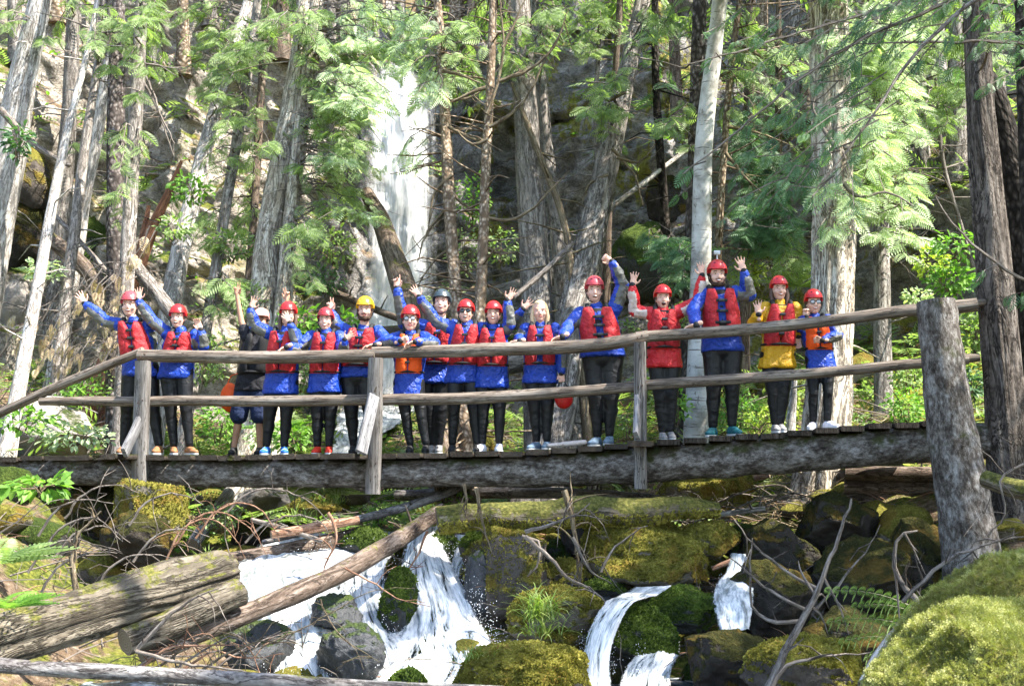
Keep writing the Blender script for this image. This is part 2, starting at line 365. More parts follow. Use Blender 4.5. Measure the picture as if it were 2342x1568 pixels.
# ------------------------------------------------------------ terrain
sm = lambda t: np.clip(t, 0, 1)**2*(3-2*np.clip(t, 0, 1))
def near_z(x, y):
    c = np.interp(y, [-15, 3, 6, 9, 11, 12.5, 14, 18, 22, 26], [-1.6, -1.6, -1.9, -2.15, -1.85, -1.4, -1.05, -.35, .55, 1.3])
    xc = np.interp(y, [8, 11, 14, 18, 25], [-.9, -.5, -1.0, -2.3, -2.4]); d = x-xc
    hb = np.interp(y, [6, 10, 14, 22], [.5, 1.1, 1.0, .8])
    r = sm((d-3.2)/2.6)*hb+np.clip(d-6, 0, None)*np.interp(y, [8, 14, 22], [.1, .25, .45])
    l = sm((-d-2.8)/2.4)*hb*1.1+np.clip(-d-5.5, 0, None)*np.interp(y, [8, 14, 22], [.12, .3, .5])
    return c+r+l
def terrain():
    xs = np.concatenate([np.linspace(-45, -14, 40)[:-1], np.linspace(-14, 14, 340), np.linspace(14, 45, 40)[1:]])
    s = np.concatenate([np.linspace(0, .12, 12)[:-1], np.linspace(.12, .45, 110)[:-1], np.linspace(.45, .8, 190)[:-1], np.linspace(.8, 1, 60)])
    X, S = np.meshgrid(xs, s)
    yf = np.interp(X, [-45, -9, -4.5, -2.4, 0, 5, 9, 12, 45], [18, 21, 23.5, 25.6, 24.8, 23, 18, 16, 14])
    yf = yf+.8*vnoise(np.stack([X*.4, X*0, X*0], -1).reshape(-1, 3), 3).reshape(X.shape)
    dz = np.interp(X, [-45, -9, -3.6, -2.9, -1.6, -.9, 5, 8, 45], [13, 12, 10, 8.2, 8.2, 10, 9.5, 9, 10])
    dy = np.interp(X, [-45, -8, -3, 3, 6, 9, 45], [5, 4.2, 2.0, 2.2, 4, 9, 12])
    # recess right of the fall
    rec = np.exp(-((X-.1)/1.3)**2)*1.4
    yy = np.where(S < .12, -15+S/.12*19, np.where(S < .45, 4+(S-.12)/.33*(yf-4), np.where(S < .8, yf+(S-.45)/.35*dy, yf+dy+((S-.8)/.2)**1.5*50)))
    zf = near_z(X, yf); t = np.clip((S-.45)/.35, 0, 1)
    zz = np.where(S < .45, near_z(X, yy), np.where(S < .8, zf+dz*t, zf+dz+(yy-yf-dy)*.72))
    bl = sm(t/.15)*(1-sm((t-.85)/.3)); cl = np.where(S >= .45, bl, 0)
    p = np.stack([X, yy, zz], -1).reshape(-1, 3)
    n1 = fbm(p*.45, 4, 21).reshape(X.shape); n2 = ridged(p*np.array([.8, .8, 1.1]), 4, 31).reshape(X.shape)
    blk = np.abs(vnoise(p*np.array([1.1, 1.1, 1.7]), 41)).reshape(X.shape)
    wgt = np.where(S < .45, 0, 1)*sm((S-.44)/.05)
    yy = yy-(cl*(1.1*n1+.55*n2+.45*blk)-rec*cl*np.where(zz < 7.5, 1, .3))
    zz = zz+np.where(S < .45, .16*n1+.12*n2, .25*n1*wgt+.15*n2+cl*.25*blk)
    small = fbm(p*3.2, 3, 51).reshape(X.shape); cr_ = ridged(p*np.array([2.1, 2.1, 2.8]), 3, 61).reshape(X.shape); zz = zz+.07*small; yy = yy-cl*(.2*small+.26*cr_)
    V = np.stack([X, yy, zz], -1).reshape(-1, 3); nx = len(xs); ny = len(s)
    i, j = np.meshgrid(np.arange(ny-1), np.arange(nx-1), indexing='ij'); i = i.ravel(); j = j.ravel()
    F = np.stack([i*nx+j, i*nx+j+1, (i+1)*nx+j+1, (i+1)*nx+j], 1)
    return V, F
TV, TF = terrain()
def ground_mat():
    m = NT('hillside', .95, .15); ob = m.coord('Object'); sep = m.n('ShaderNodeSeparateXYZ'); m.l(ob, sep.inputs[0])
    wob = m.math('MULTIPLY', m.math('SUBTRACT', m.noise(ob, .35, 3), .5), 5.0)
    xw = m.math('ADD', sep.outputs[0], wob)
    st = m.coord('Object', (1, 1, 1.6))
    r = m.noise(st, 2.2, 9, .72, .4); v = m.voro(st, 2.4)
    tan = ramp(m.t, m.math('ADD', m.math('MULTIPLY', r, .8), m.math('MULTIPLY', v, .2)), [(.28, (.12, .097, .078)), (.42, (.33, .285, .235)), (.60, (.56, .50, .43))])
    grey = ramp(m.t, r, [(.33, (.08, .073, .067)), (.5, (.28, .26, .245)), (.66, (.46, .435, .41))])
    rock = m.mix(m.step(xw, -4.2, -2.6), tan, grey)
    ca = m.noise(st, 3.1, 6, .75, .9); cb = m.noise(st, 1.1, 6, .7, .6)
    ckk = m.math('MINIMUM', m.step(m.math('ABSOLUTE', m.math('SUBTRACT', ca, .5)), 0, .03), m.step(m.math('ABSOLUTE', m.math('SUBTRACT', cb, .5)), 0, .022)); rock = m.mix(m.math('ADD', .35, m.math('MULTIPLY', ckk, .65)), (.05, .043, .036), rock)
    duff = ramp(m.t, m.noise(ob, 9, 6, .75), [(.3, (.05, .032, .018)), (.5, (.16, .11, .07)), (.7, (.36, .28, .2))])
    moss = ramp(m.t, m.noise(ob, 18, 5, .75), [(.33, (.03, .04, .008)), (.5, (.10, .12, .02)), (.68, (.27, .26, .05))])
    mk = m.step(m.noise(ob, 1.1, 5, .7), .45, .56); soil = m.mix(mk, duff, moss)
    steep = m.math('ADD', m.normz(), m.math('MULTIPLY', m.math('SUBTRACT', m.noise(ob, 1.4, 4), .5), .5))
    c = m.mix(m.step(steep, .42, .62), rock, soil)
    ym = m.math('MULTIPLY', m.step(m.noise(m.coord('Object', (1, 1, .5)), .9, 6, .75), .54, .60), m.math('ADD', .35, m.math('MULTIPLY', m.step(xw, -3, -1), .65)))
    c = m.mix(m.math('MULTIPLY', ym, .85), c, ramp(m.t, m.noise(ob, 14, 4), [(.3, (.07, .065, .008)), (.6, (.27, .25, .03))]))
    m.color(c); m.bump(m.math('ADD', r, m.math('MULTIPLY', m.noise(ob, 16, 5), .3)), 1.0, .18); return m.m
G['ground'] = ground_mat()
mb = MB(); mb.add(TV, TF); terr = mb.build('hillside_terrain', G['ground']); tag(terr, kind='structure')
from mathutils.bvhtree import BVHTree
BVH = BVHTree.FromPolygons([tuple(v) for v in TV], [tuple(int(a) for a in f) for f in TF])
def gz(x, y):
    h = BVH.ray_cast(Vector((x, y, 60)), Vector((0, 0, -1)))
    return h[0].z if h[0] else -1.5
def hit(px, py):
    d = Vector(P(px, py, 10)).normalized(); h = BVH.ray_cast(d*5, d); return np.array(h[0]) if h[0] else P(px, py, 40)

# ------------------------------------------------------------ water
def foam(name, hole=.42, blue=(.10, .13, .15), us=9, vsc=1.5, mist=False, open_=0., amax=1.):
    m = NT(name, .35, .5); co = m.coord('UV', (us, vsc, 1)); a = m.noise(co, 1, 6, .7, .6); b = m.noise(m.coord('UV', (us*3, vsc*3, 1)), 1, 3, .7)
    f = m.math('ADD', m.math('MULTIPLY', a, .65), m.math('MULTIPLY', b, .35))
    c = ramp(m.t, f, [(hole-.07, blue), (hole-.01, (.26, .29, .30)), (hole+.035, (.48, .49, .49)), (hole+.10, (.72, .71, .69))]); m.color(c)
    m.bump(f, .8, .05)
    if mist:
        u = m.n('ShaderNodeSeparateXYZ'); m.l(m.coord('UV'), u.inputs[0])
        z = m.n('ShaderNodeAttribute', attribute_name='edge'); g = m.noise(m.coord('Object'), mist, 3, .8)
        k = m.math('SUBTRACT', m.math('ADD', m.math('MULTIPLY', z.outputs['Fac'], 1.3), m.math('ADD', m.math('MULTIPLY', a, .8), m.math('MULTIPLY', g, .9))), 1.05)
        al = m.step(k, .10, .42 if mist > 10 else 1.1)
        if open_: al = m.math('MULTIPLY', al, m.step(f, open_-.02, open_+.015))
        if amax < 1: al = m.math('MULTIPLY', al, amax)
        m.l(al, m.b.inputs['Alpha'])
    m.b.inputs['Subsurface Weight'].default_value = 0.0
    return m.m
G['foam'] = foam('white_water', .475, (.14, .15, .14), us=10, vsc=2.0, mist=26.)
G['foam2'] = foam('streaked_white_water', .455, (.05, .06, .06), us=13, vsc=1.5, mist=26., open_=.41)
G['fall'] = foam('falling_water', .36, (.62, .66, .70), 5, .35, mist=3., amax=.9)
G['veil'] = foam('falling_veil', .40, (.55, .6, .65), 9, .5, mist=4., amax=.55)
G['pool'] = foam('pool_water', .56, (.035, .045, .045), 4, 4)
def water_sheet(name, rows, mat, nx=24, step=.06, rough=.06, bulge=.0, seed=0, edge=False, uvw=1.):
    """rows: (px_left, px_right, py, distance) from top to bottom of the flow"""
    L = np.array([P(a, c, d) for a, b, c, d in rows]); R = np.array([P(b, c, d) for a, b, c, d in rows])
    Ls, _, t = resample(L, np.zeros(len(L)), step); n = len(Ls)
    tt = np.linspace(0, 1, n); dR = np.concatenate([[0], np.cumsum(np.linalg.norm(np.diff(L, axis=0), axis=1))]); dR = dR/dR[-1]
    m_ = np.gradient(R, dR, axis=0); k = np.clip(np.searchsorted(dR, tt, side='right')-1, 0, len(dR)-2); h = dR[k+1]-dR[k]; u = ((tt-dR[k])/h)[:, None]; h = h[:, None]
    Rs = (2*u**3-3*u**2+1)*R[k]+(u**3-2*u**2+u)*h*m_[k]+(-2*u**3+3*u**2)*R[k+1]+(u**3-u**2)*h*m_[k+1]
    uu = np.linspace(0, 1, nx); e = np.sin(uu*np.pi)
    wob = .5*vnoise(np.stack([tt*n*step*1.3, tt*0, tt*0], 1), seed+9)
    V = Ls[:, None]*(1-uu[None, :, None])+Rs[:, None]*uu[None, :, None]
    V[..., 1] -= bulge*e[None]; 
    lr = (Rs-Ls); V += (wob*.12)[:, None, None]*lr[:, None]*(1-e)[None, :, None]
    q = V.reshape(-1, 3)*np.array([3.2, 2, 1.2]); nn = fbm(q, 4, seed).reshape(n, nx); n2 = fbm(V.reshape(-1, 3)*np.array([14, 9, 8.]), 2, seed+3).reshape(n, nx)
    V[..., 1] -= rough*1.0*nn*(.3+e)[None]+rough*.25*n2; V[..., 2] += rough*.6*nn+rough*.2*n2
    st = ridged(np.stack([np.broadcast_to(uu[None]*np.linalg.norm(R-L, axis=1).mean()*7, (n, nx)), np.broadcast_to((tt*n*step*1.7)[:, None], (n, nx)), np.zeros((n, nx))], -1).reshape(-1, 3), 3, seed+40).reshape(n, nx)
    V[..., 1] -= rough*.6*st; V[..., 2] += rough*.2*st
    V[:, 0] += np.array([0, .12, -.05]); V[:, -1] += np.array([0, .12, -.05])
    i, j = np.meshgrid(np.arange(n-1), np.arange(nx-1), indexing='ij'); i = i.ravel(); j = j.ravel()
    F = np.stack([i*nx+j, (i+1)*nx+j, (i+1)*nx+j+1, i*nx+j+1], 1)
    wid = np.linalg.norm(R-L, axis=1).mean()
    U = np.stack([np.broadcast_to(uu[None]*wid, (n, nx)), np.broadcast_to((tt*n*step)[:, None], (n, nx))], -1).reshape(-1, 2)
    mb = MB(); mb.add(V.reshape(-1, 3), F, U[F]); o = mb.build(name, mat); tag(o, kind='structure')
    if True:
        at = o.data.attributes.new('edge', 'FLOAT', 'POINT')
        a = np.minimum(1, 1.5*np.sin(uu*np.pi))[None]*np.ones((n, 1)); 
        if edge: a = (np.sin(uu*np.pi)**2.0*1.05)[None]*np.clip(np.minimum(tt*4.5, (1-tt)*5+.25), 0, 1)[:, None]
        at.data.foreach_set('value', a.astype(np.float32).ravel())
    return o
water_sheet('waterfall_water', [(815, 990, 130, 26.6), (805, 1020, 230, 25.3), (810, 1028, 330, 24.7), (815, 1030, 470, 24.5), (805, 1032, 600, 24.3), (780, 1025, 760, 24.0), (775, 1010, 880, 23.6), (775, 985, 960, 23.0)], G['fall'], 44, .12, .14, .3, 2, True)
water_sheet('waterfall_water', [(800, 1010, 150, 26.3), (790, 1040, 250, 25.0), (790, 1050, 400, 24.3), (775, 1052, 600, 24.0), (745, 1045, 760, 23.7), (740, 1030, 880, 23.3), (740, 1010, 960, 22.7)], G['veil'], 44, .12, .2, .3, 12, True)
water_sheet('upper_stream_water', [(760, 960, 930, 23.6), (765, 930, 965, 21), (752, 850, 1030, 18.5), (745, 860, 1062, 17.2)], G['foam'], 30, .1, .1, 0, 3)
water_sheet('left_cascade_water', [(640, 960, 1215, 14.0), (560, 900, 1262, 13.0), (510, 800, 1310, 12.3), (545, 800, 1370, 11.8), (560, 790, 1440, 11.4), (575, 790, 1520, 11.0), (575, 800, 1600, 10.8)], G['foam'], 40, .05, .09, .1, 4)
water_sheet('middle_cascade_water', [(760, 915, 1255, 13.4), (760, 890, 1300, 12.7), (770, 890, 1350, 12.3), (780, 925, 1420, 11.9), (810, 960, 1490, 11.4), (820, 1000, 1570, 10.9)], G['foam2'], 24, .05, .09, .06, 5)
water_sheet('main_cascade_water', [(950, 1010, 1205, 13.4), (925, 1025, 1255, 12.9), (910, 1060, 1320, 12.5), (915, 1095, 1390, 12.1), (900, 1125, 1450, 11.6), (880, 1160, 1505, 11.2), (840, 1130, 1570, 10.8)], G['foam2'], 44, .045, .10, .22, 6)
water_sheet('side_cascade_water', [(1040, 1085, 1225, 13.2), (1035, 1075, 1270, 12.9), (1020, 1065, 1320, 12.6), (1040, 1085, 1390, 12.2)], G['foam2'], 12, .05, .05, .05, 7)
water_sheet('right_cascade_water', [(1450, 1545, 1338, 11.75), (1405, 1510, 1362, 11.3), (1370, 1445, 1392, 10.8), (1345, 1418, 1440, 10.6), (1328, 1402, 1500, 10.45), (1312, 1405, 1575, 10.3)], G['foam2'], 20, .045, .06, .06, 8)
water_sheet('far_cascade_water', [(1668, 1706, 1265, 12.3), (1655, 1718, 1305, 12.0), (1630, 1726, 1335, 11.7), (1622, 1724, 1385, 11.3), (1640, 1716, 1440, 11.1)], G['foam'], 16, .05, .07, .06, 9)
water_sheet('low_right_cascade_water', [(1470, 1560, 1455, 11.3), (1450, 1560, 1490, 11.0), (1420, 1540, 1530, 10.7), (1400, 1540, 1580, 10.3)], G['foam2'], 16, .05, .05, .05, 10)
def spray():
    r = np.random.default_rng(99); mb = MB(); V, F = ICO[1]
    C = []
    for (x0, y0, d0, x1, y1, d1, n, sp) in [(560, 1310, 12.3, 600, 1560, 11, 260, 16), (780, 1380, 11.9, 760, 1560, 10.9, 260, 16), (815, 1420, 11.9, 850, 1560, 10.9, 160, 14), (910, 1280, 12.6, 860, 1560, 11, 300, 18), (1050, 1300, 12.5, 1150, 1510, 11.1, 420, 18), (860, 1545, 10.8, 1140, 1545, 10.8, 420, 22), (600, 1550, 10.9, 760, 1550, 10.9, 260, 22), (1340, 1440, 11.3, 1320, 1560, 10.7, 120, 9), (1410, 1400, 11.6, 1400, 1540, 10.7, 120, 9), (1630, 1340, 12.5, 1720, 1400, 12, 160, 14), (1040, 1230, 13.1, 1030, 1330, 12.5, 90, 10), (990, 1220, 13.2, 1060, 1330, 12.5, 160, 14), (1470, 1470, 11.1, 1450, 1560, 10.4, 110, 12), (650, 1260, 12.9, 900, 1240, 13.2, 120, 12)]:
        for _ in range(n):
            t = r.random(); C.append(P(x0+(x1-x0)*t+r.normal()*sp, y0+(y1-y0)*t+r.normal()*sp, d0+(d1-d0)*t-.12+r.normal()*.07))
    C = np.array(C); R = r.uniform(.0012, .0038, len(C)); W = C[:, None]+V[None]*R[:, None, None]*np.array([1, 1, 1.5]); FF = F[None]+(np.arange(len(C))*len(V))[:, None, None]; mb.add(W.reshape(-1, 3), FF.reshape(-1, 3))
    o = mb.build('water_spray', mat_simple('spray_drops', (.85, .87, .9), .3, .5, .02)); tag(o, 'white drops splashing from the cascades', 'spray', kind='stuff')
spray()
# pool at the foot of the cascades
def pool():
    xs = np.linspace(-4.2, 3.2, 120); ys = np.linspace(6.6, 11.6, 90); X, Y = np.meshgrid(xs, ys)
    p = np.stack([X, Y, X*0], -1).reshape(-1, 3); Z = P(1000, 1548, 10.8)[2]-.06+.05*fbm(p*2.2, 4, 71).reshape(X.shape)
    V = np.stack([X, Y, Z], -1).reshape(-1, 3); nx = 120
    i, j = np.meshgrid(np.arange(89), np.arange(119), indexing='ij'); i = i.ravel(); j = j.ravel()
    F = np.stack([i*nx+j, i*nx+j+1, (i+1)*nx+j+1, (i+1)*nx+j], 1); mb = MB(); mb.add(V, F, V[F][..., :2]); tag(mb.build('pool_water', G['pool']), kind='structure')
pool()

# ------------------------------------------------------------ rocks
def rock_mesh(c, size, seed, sub=4, cuts=7, rough=.14, tilt=0.):
    V, F = ICO[sub]; r = np.random.default_rng(seed); V = V.copy()
    for _ in range(cuts):
        n = nrm(r.normal(size=3)); d = r.uniform(.52, .86); k = V.dot(n)-d; V = V-np.clip(k, 0, None)[:, None]*n*.92
    V = V*(1+rough*fbm(V*1.5+seed, 4, seed)[:, None]+rough*.55*ridged(V*3.6+seed, 4, seed+1)[:, None]+rough*.12*fbm(V*16+seed, 2, seed+2)[:, None])
    V = V*np.asarray(size)
    if tilt:
        a = rad(tilt); R_ = np.array([[math.cos(a), 0, math.sin(a)], [0, 1, 0], [-math.sin(a), 0, math.cos(a)]]); V = V.dot(R_.T)
    return V+np.asarray(c), F
def rock(px, py, wpx, hpx, D, mat, label, seed, sub=4, cuts=7, dep=1., tilt=0., name='boulder', rough=.22, sink=0., group=None):
    if D >= 17:
        h_ = hit(px, py); D = h_[1]
    k = MPP(D); c = P(px, py, D+wpx*k*.35)
    if D >= 17: c = c+np.array([0, -.1*wpx*k, 0])
    V, F = rock_mesh(c, (wpx*k*.56, wpx*k*.5*dep, hpx*k*.56), seed, sub, cuts, rough, tilt)
    mb = MB(); mb.add(V, F); o = mb.build(name, G[mat]); base = (c[0], c[1], V[:, 2].min())
    rebase(o, base); tag(o, label, 'rock', group); return o
ROCKS = [
 (1010, 1400, 250, 290, 12.9, 'rock_wet', 'wide wet ledge that the main cascade runs over', 58),
 (845, 1400, 120, 220, 12.8, 'rock_wet', 'wet ledge that the middle cascade runs over', 59),
 (1385, 1450, 90, 170, 12.2, 'rock_wet', 'narrow wet ledge behind the right cascade', 60),
 (660, 1420, 190, 230, 13.1, 'rock_wet', 'broad wet ledge under the left cascade', 61),
 (345, 1190, 165, 190, 12.6, 'rock_yellow', 'tall pale boulder capped with yellow moss under the left rail post', 1),
 (325, 1225, 150, 130, 12.3, 'rock_dark', 'dark square block of rock in front of the tall yellow mossed boulder', 2),
 (190, 1170, 260, 170, 13.9, 'rock_dark', 'large dark overhanging rock in the shade beneath the left end of the bridge', 3),
 (590, 1142, 130, 75, 15.8, 'rock_bare', 'smooth bare grey boulder just below the bridge log left of the middle post', 4),
 (480, 1165, 110, 80, 15.6, 'rock_half', 'low brown boulder with moss right of the pale leaning snag', 5),
 (715, 1160, 130, 70, 15.6, 'rock_yellow', 'round boulder under thick brown yellow moss beside the ferns', 6),
 (800, 1130, 80, 70, 15.7, 'rock_half', 'flat sided stone slab left of the foot of the middle post', 7),
 (835, 1262, 110, 90, 13.0, 'rock_green', 'wet rounded boulder with green moss at the top of the left cascade', 8),
 (768, 1410, 100, 95, 11.3, 'rock_wet', 'small black wet boulder splashed by the left cascade', 9),
 (805, 1510, 145, 150, 10.6, 'rock_wet', 'large black wet boulder between the two cascades at the bottom', 10),
 (908, 1375, 85, 150, 11.7, 'rock_green', 'upright dark wet boulder splitting the middle cascade', 11),
 (600, 1500, 150, 140, 10.8, 'rock_wet', 'dark boulder behind the tangle of branches left of the cascade', 12),
 (1025, 1262, 90, 110, 12.9, 'rock_green', 'small mossy boulder just below the dark end of the mossy log', 13),
 (1095, 1250, 75, 70, 12.6, 'rock_green', 'small dark green boulder right of the thin side cascade', 14),
 (1165, 1325, 215, 215, 12.0, 'rock_half', 'big boulder with grey bare top and hanging moss right of the main cascade', 15),
 (1100, 1345, 90, 180, 12.1, 'rock_wet', 'dark wet rock wall at the right edge of the main cascade', 16),
 (1345, 1230, 130, 110, 13.6, 'rock_half', 'mossy stone in the shade under the tipped root mass', 17),
 (1500, 1270, 270, 180, 12.2, 'rock_yellow', 'largest boulder covered in orange and yellow moss in mid stream', 18),
 (1400, 1210, 150, 130, 12.6, 'rock_yellow', 'mossed boulder behind and left of the largest orange mossed boulder', 19),
 (1290, 1425, 215, 150, 11.2, 'rock_yellow', 'wedge shaped mossy boulder with a grass tuft on its left side', 20),
 (1375, 1350, 95, 60, 12.2, 'rock_green', 'small round stone capped with moss between two cascades', 21),
 (1290, 1325, 110, 90, 12.4, 'rock_half', 'brown stone wedged beneath the curved grey branch', 22),
 (1455, 1470, 185, 150, 10.9, 'rock_green', 'broad dome of dark green moss left of the low right cascade', 23),
 (1565, 1395, 160, 105, 11.5, 'rock_green', 'dark green mossy boulder behind the dark green dome', 24),
 (1220, 1560, 290, 150, 9.4, 'rock_yellow', 'broad brown mossed boulder at the bottom edge of the photo', 25),
 (940, 1565, 90, 60, 9.9, 'rock_green', 'small green mossed stone at the foot of the main cascade', 26),
 (1120, 1530, 120, 90, 9.9, 'rock_half', 'stone with bright grass and moss right of the cascade foot', 27),
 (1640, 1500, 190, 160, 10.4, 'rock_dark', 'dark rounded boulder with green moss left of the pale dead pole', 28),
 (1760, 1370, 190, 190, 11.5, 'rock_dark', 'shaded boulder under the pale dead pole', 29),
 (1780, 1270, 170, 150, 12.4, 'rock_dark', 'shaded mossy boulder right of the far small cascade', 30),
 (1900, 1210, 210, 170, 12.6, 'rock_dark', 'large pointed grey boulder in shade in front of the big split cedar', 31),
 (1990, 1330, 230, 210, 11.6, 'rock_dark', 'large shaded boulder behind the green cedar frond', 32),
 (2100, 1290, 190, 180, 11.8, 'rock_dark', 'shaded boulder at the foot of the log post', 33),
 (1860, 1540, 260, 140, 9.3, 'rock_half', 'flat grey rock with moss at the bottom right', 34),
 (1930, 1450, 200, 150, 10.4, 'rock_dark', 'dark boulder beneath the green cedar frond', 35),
 (1680, 1180, 180, 110, 15.8, 'rock_yellow', 'sunlit boulder under bright yellow moss left of the split cedar base', 36),
 (1620, 1240, 120, 90, 12.6, 'rock_yellow', 'small sunlit mossy stone above the far small cascade', 37),
 (1700, 1240, 110, 70, 13.6, 'rock_green', 'low green stone above the red branch across the far cascade', 38),
 (1596, 1128, 250, 140, 15.2, 'rock_yellow', 'low mossed bank stone below the bridge log right of the right post', 39),
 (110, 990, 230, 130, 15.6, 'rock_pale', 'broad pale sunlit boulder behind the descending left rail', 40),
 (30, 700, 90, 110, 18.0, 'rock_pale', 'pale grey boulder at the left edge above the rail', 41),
 (1190, 960, 110, 90, 17.0, 'rock_bare', 'grey boulder seen between the legs of the group and the blonde woman', 42),
 (1080, 1020, 90, 90, 16.4, 'rock_yellow', 'yellow mossed boulder behind the white shoes on the bridge', 43),
 (905, 1000, 80, 110, 17.0, 'rock_green', 'bright green mossed boulder right of the middle rail post', 44),
 (690, 940, 110, 120, 18.0, 'rock_green', 'green mossed boulder behind the legs of the smiling person in red shoes', 45),
 (1300, 980, 170, 120, 17.5, 'rock_half', 'brown mossed bank rock behind the big man with raised fist', 46),
 (1550, 480, 150, 150, 22.5, 'rock_dark', 'mossy crag high behind the birch trunk', 47),
 (1500, 600, 190, 170, 21.5, 'rock_green', 'green mossed crag above the screaming woman', 48),
 (1620, 640, 170, 100, 21.5, 'rock_green', 'green mossed ledge beside the bearded man', 49),
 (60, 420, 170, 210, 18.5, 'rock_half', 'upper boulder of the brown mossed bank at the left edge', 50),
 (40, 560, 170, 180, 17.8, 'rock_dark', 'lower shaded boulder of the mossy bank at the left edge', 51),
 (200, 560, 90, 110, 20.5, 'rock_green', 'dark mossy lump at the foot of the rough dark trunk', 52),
 (30, 290, 120, 120, 20.0, 'rock_half', 'orange stained crag at the left edge behind the thick white trunk', 53),
 (1980, 880, 170, 150, 17.0, 'rock_yellow', 'mossed mound right of the split cedar behind the rails', 54),
 (2060, 790, 130, 110, 18.5, 'rock_yellow', 'mossed mound uphill between the grey cedar and the log post', 55),
 (1880, 780, 130, 110, 19.5, 'rock_half', 'brown mound behind the child with glasses', 56),
 (1790, 900, 110, 110, 18.5, 'rock_yellow', 'low yellow mound behind the woman in the yellow jacket', 57),
]
RLIST = []
for (px, py, w_, h_, D, mt, lb, sd) in ROCKS:
    RK = rock(px, py, w_, h_, D, mt, lb, sd, sub=5 if D < 15 and w_ > 80 else 4, cuts=11 if 'bare' in mt or 'half' in mt or 'dark' in mt else (3 if D > 17 else 8)); RLIST.append((RK, mt, w_, h_, D))
# foreground bank, bottom right: deep moss over a boulder close to the camera
fg = rock(2530, 1730, 1040, 800, 4.2, 'moss_bright', 'huge foreground mound under deep bright yellow green moss at the bottom right', 77, sub=5, cuts=2, rough=.12)
fg2 = rock(2390, 1540, 620, 460, 5.4, 'moss_bright', 'mossy boulder with bare twigs behind the huge foreground moss boulder', 78, sub=5, cuts=3, rough=.22)
# loose stones of the stream bed (a countable scatter, all alike)
STN = []
r_ = np.random.default_rng(5)
for k in range(130):
    x = r_.uniform(-5.5, 5.5); y = r_.uniform(9.0, 19.5); s_ = r_.uniform(.12, .34)
    V, F = rock_mesh((x, y, gz(x, y)+s_*.15), (s_*r_.uniform(.8, 1.4), s_, s_*r_.uniform(.5, .9)), 200+k, 3, 5)
    mb = MB(); mb.add(V, F); o = mb.build('stone', G[r_.choice(['rock_yellow', 'rock_half', 'rock_green', 'rock_half', 'rock_dark'])])
    rebase(o, (x, y, V[:, 2].min())); tag(o, 'small mossy stone lying among the big boulders of the stream bed', 'rock', 'small loose stones of the stream bed'); STN.append(o)
# ------------------------------------------------------------ footbridge
A_ = P(322, 1040, 13.6); B_ = P(2100, 970, 12.3)
DIR = nrm([B_[0]-A_[0], B_[1]-A_[1], 0]); OUT = np.array([DIR[1], -DIR[0], 0])   # OUT points towards the camera
def bridge_pt(px, py, back=0.):
    """point on the vertical plane of the rail, `back` metres behind it"""
    u = (px-W0/2)/FPX; v = (H0/2-py)/FPX; d = np.array([u, CT-v*ST, ST+v*CT])
    o = A_-OUT*back; s = np.dot(o[:2], OUT[:2])/np.dot(d[:2], OUT[:2]); return d*s
def bd(px, py, back=0.): return bridge_pt(px, py, back)[1]
G['rusty'] = mat_simple('rusty_iron', (.05, .025, .018), .7, .3, .4, 40)
BR = empty('footbridge', A_-np.array([0, 0, 1.2]))
tag(BR, 'rustic log footbridge with peeled pole railings over the mossy creek', 'footbridge')
def part(name, fn, mats, parent=BR):
    mb = MB(); fn(mb); return mb.build(name, mats, parent)
deckpx = [(-160, 1048), (0, 1045), (322, 1042), (600, 1043), (870, 1040), (1100, 1037), (1300, 1028), (1460, 1014), (1600, 1003), (1800, 990), (2000, 973), (2150, 963), (2420, 948)]
dx = [a for a, b in deckpx]; dyv = [b for a, b in deckpx]
deck_y = lambda px: float(np.interp(px, dx, dyv))
DB = -0.02   # outer stringer lies in the rail plane
# front stringer log: centre line and radius in photo px
sp = [(-170, 1078, 30), (0, 1077, 31), (330, 1080, 32), (700, 1083, 32), (870, 1084, 31), (1100, 1080, 33), (1300, 1075, 38), (1460, 1064, 41), (1700, 1046, 42), (1900, 1032, 42), (2120, 1015, 42), (2400, 1000, 42)]
def stringer(back, seed):
    def f(mb):
        pts = [bridge_pt(a, b, back+.16) for a, b, r in sp]; rr = [r*MPP(bd(a, b)) for a, b, r in sp]
        q, r2, _ = resample(pts, rr, .05); tube(mb, q, r2, 36, 0, amp=.12, scale=4, seed=seed, capmi=1)
    return f
part('stringer_log', stringer(0, 1), [G['stringer'], G['end']])
part('stringer_log', stringer(.85, 2), [G['stringer'], G['end']])
# planks
pl = []
x = -120.
while x < 2140:
    t = x; wd = 55 if x < 1500 else 54; pl.append((x, wd)); x += wd+np.interp(x, [0, 900, 1500, 2100], [2, 3, 5, 8])
pr = np.random.default_rng(3)
for k, (x, wd) in enumerate(pl):
    xc = x+wd/2; D = bd(xc, 1000); wm = wd*MPP(D)*.97; jut = pr.uniform(-.05, .05)
    ext = .55 if abs(xc-1480) < 28 or abs(xc-838) < 28 or abs(xc-296) < 28 else 0.
    p = bridge_pt(xc, deck_y(xc)+4, 0); th = .055
    p = p+np.array([0, 0, .004+pr.uniform(-.006, .006)]); a = p+OUT*(.10+jut+ext); b = p-OUT*1.35
    b[2] += pr.uniform(-.01, .01)
    mb = MB(); prism(mb, a, b, wm, th, ch=.008, seg=6, warp=.012, seed=k)
    mb.build('plank', G['plank'] if xc < 1500 else G['plank_bare'], BR)
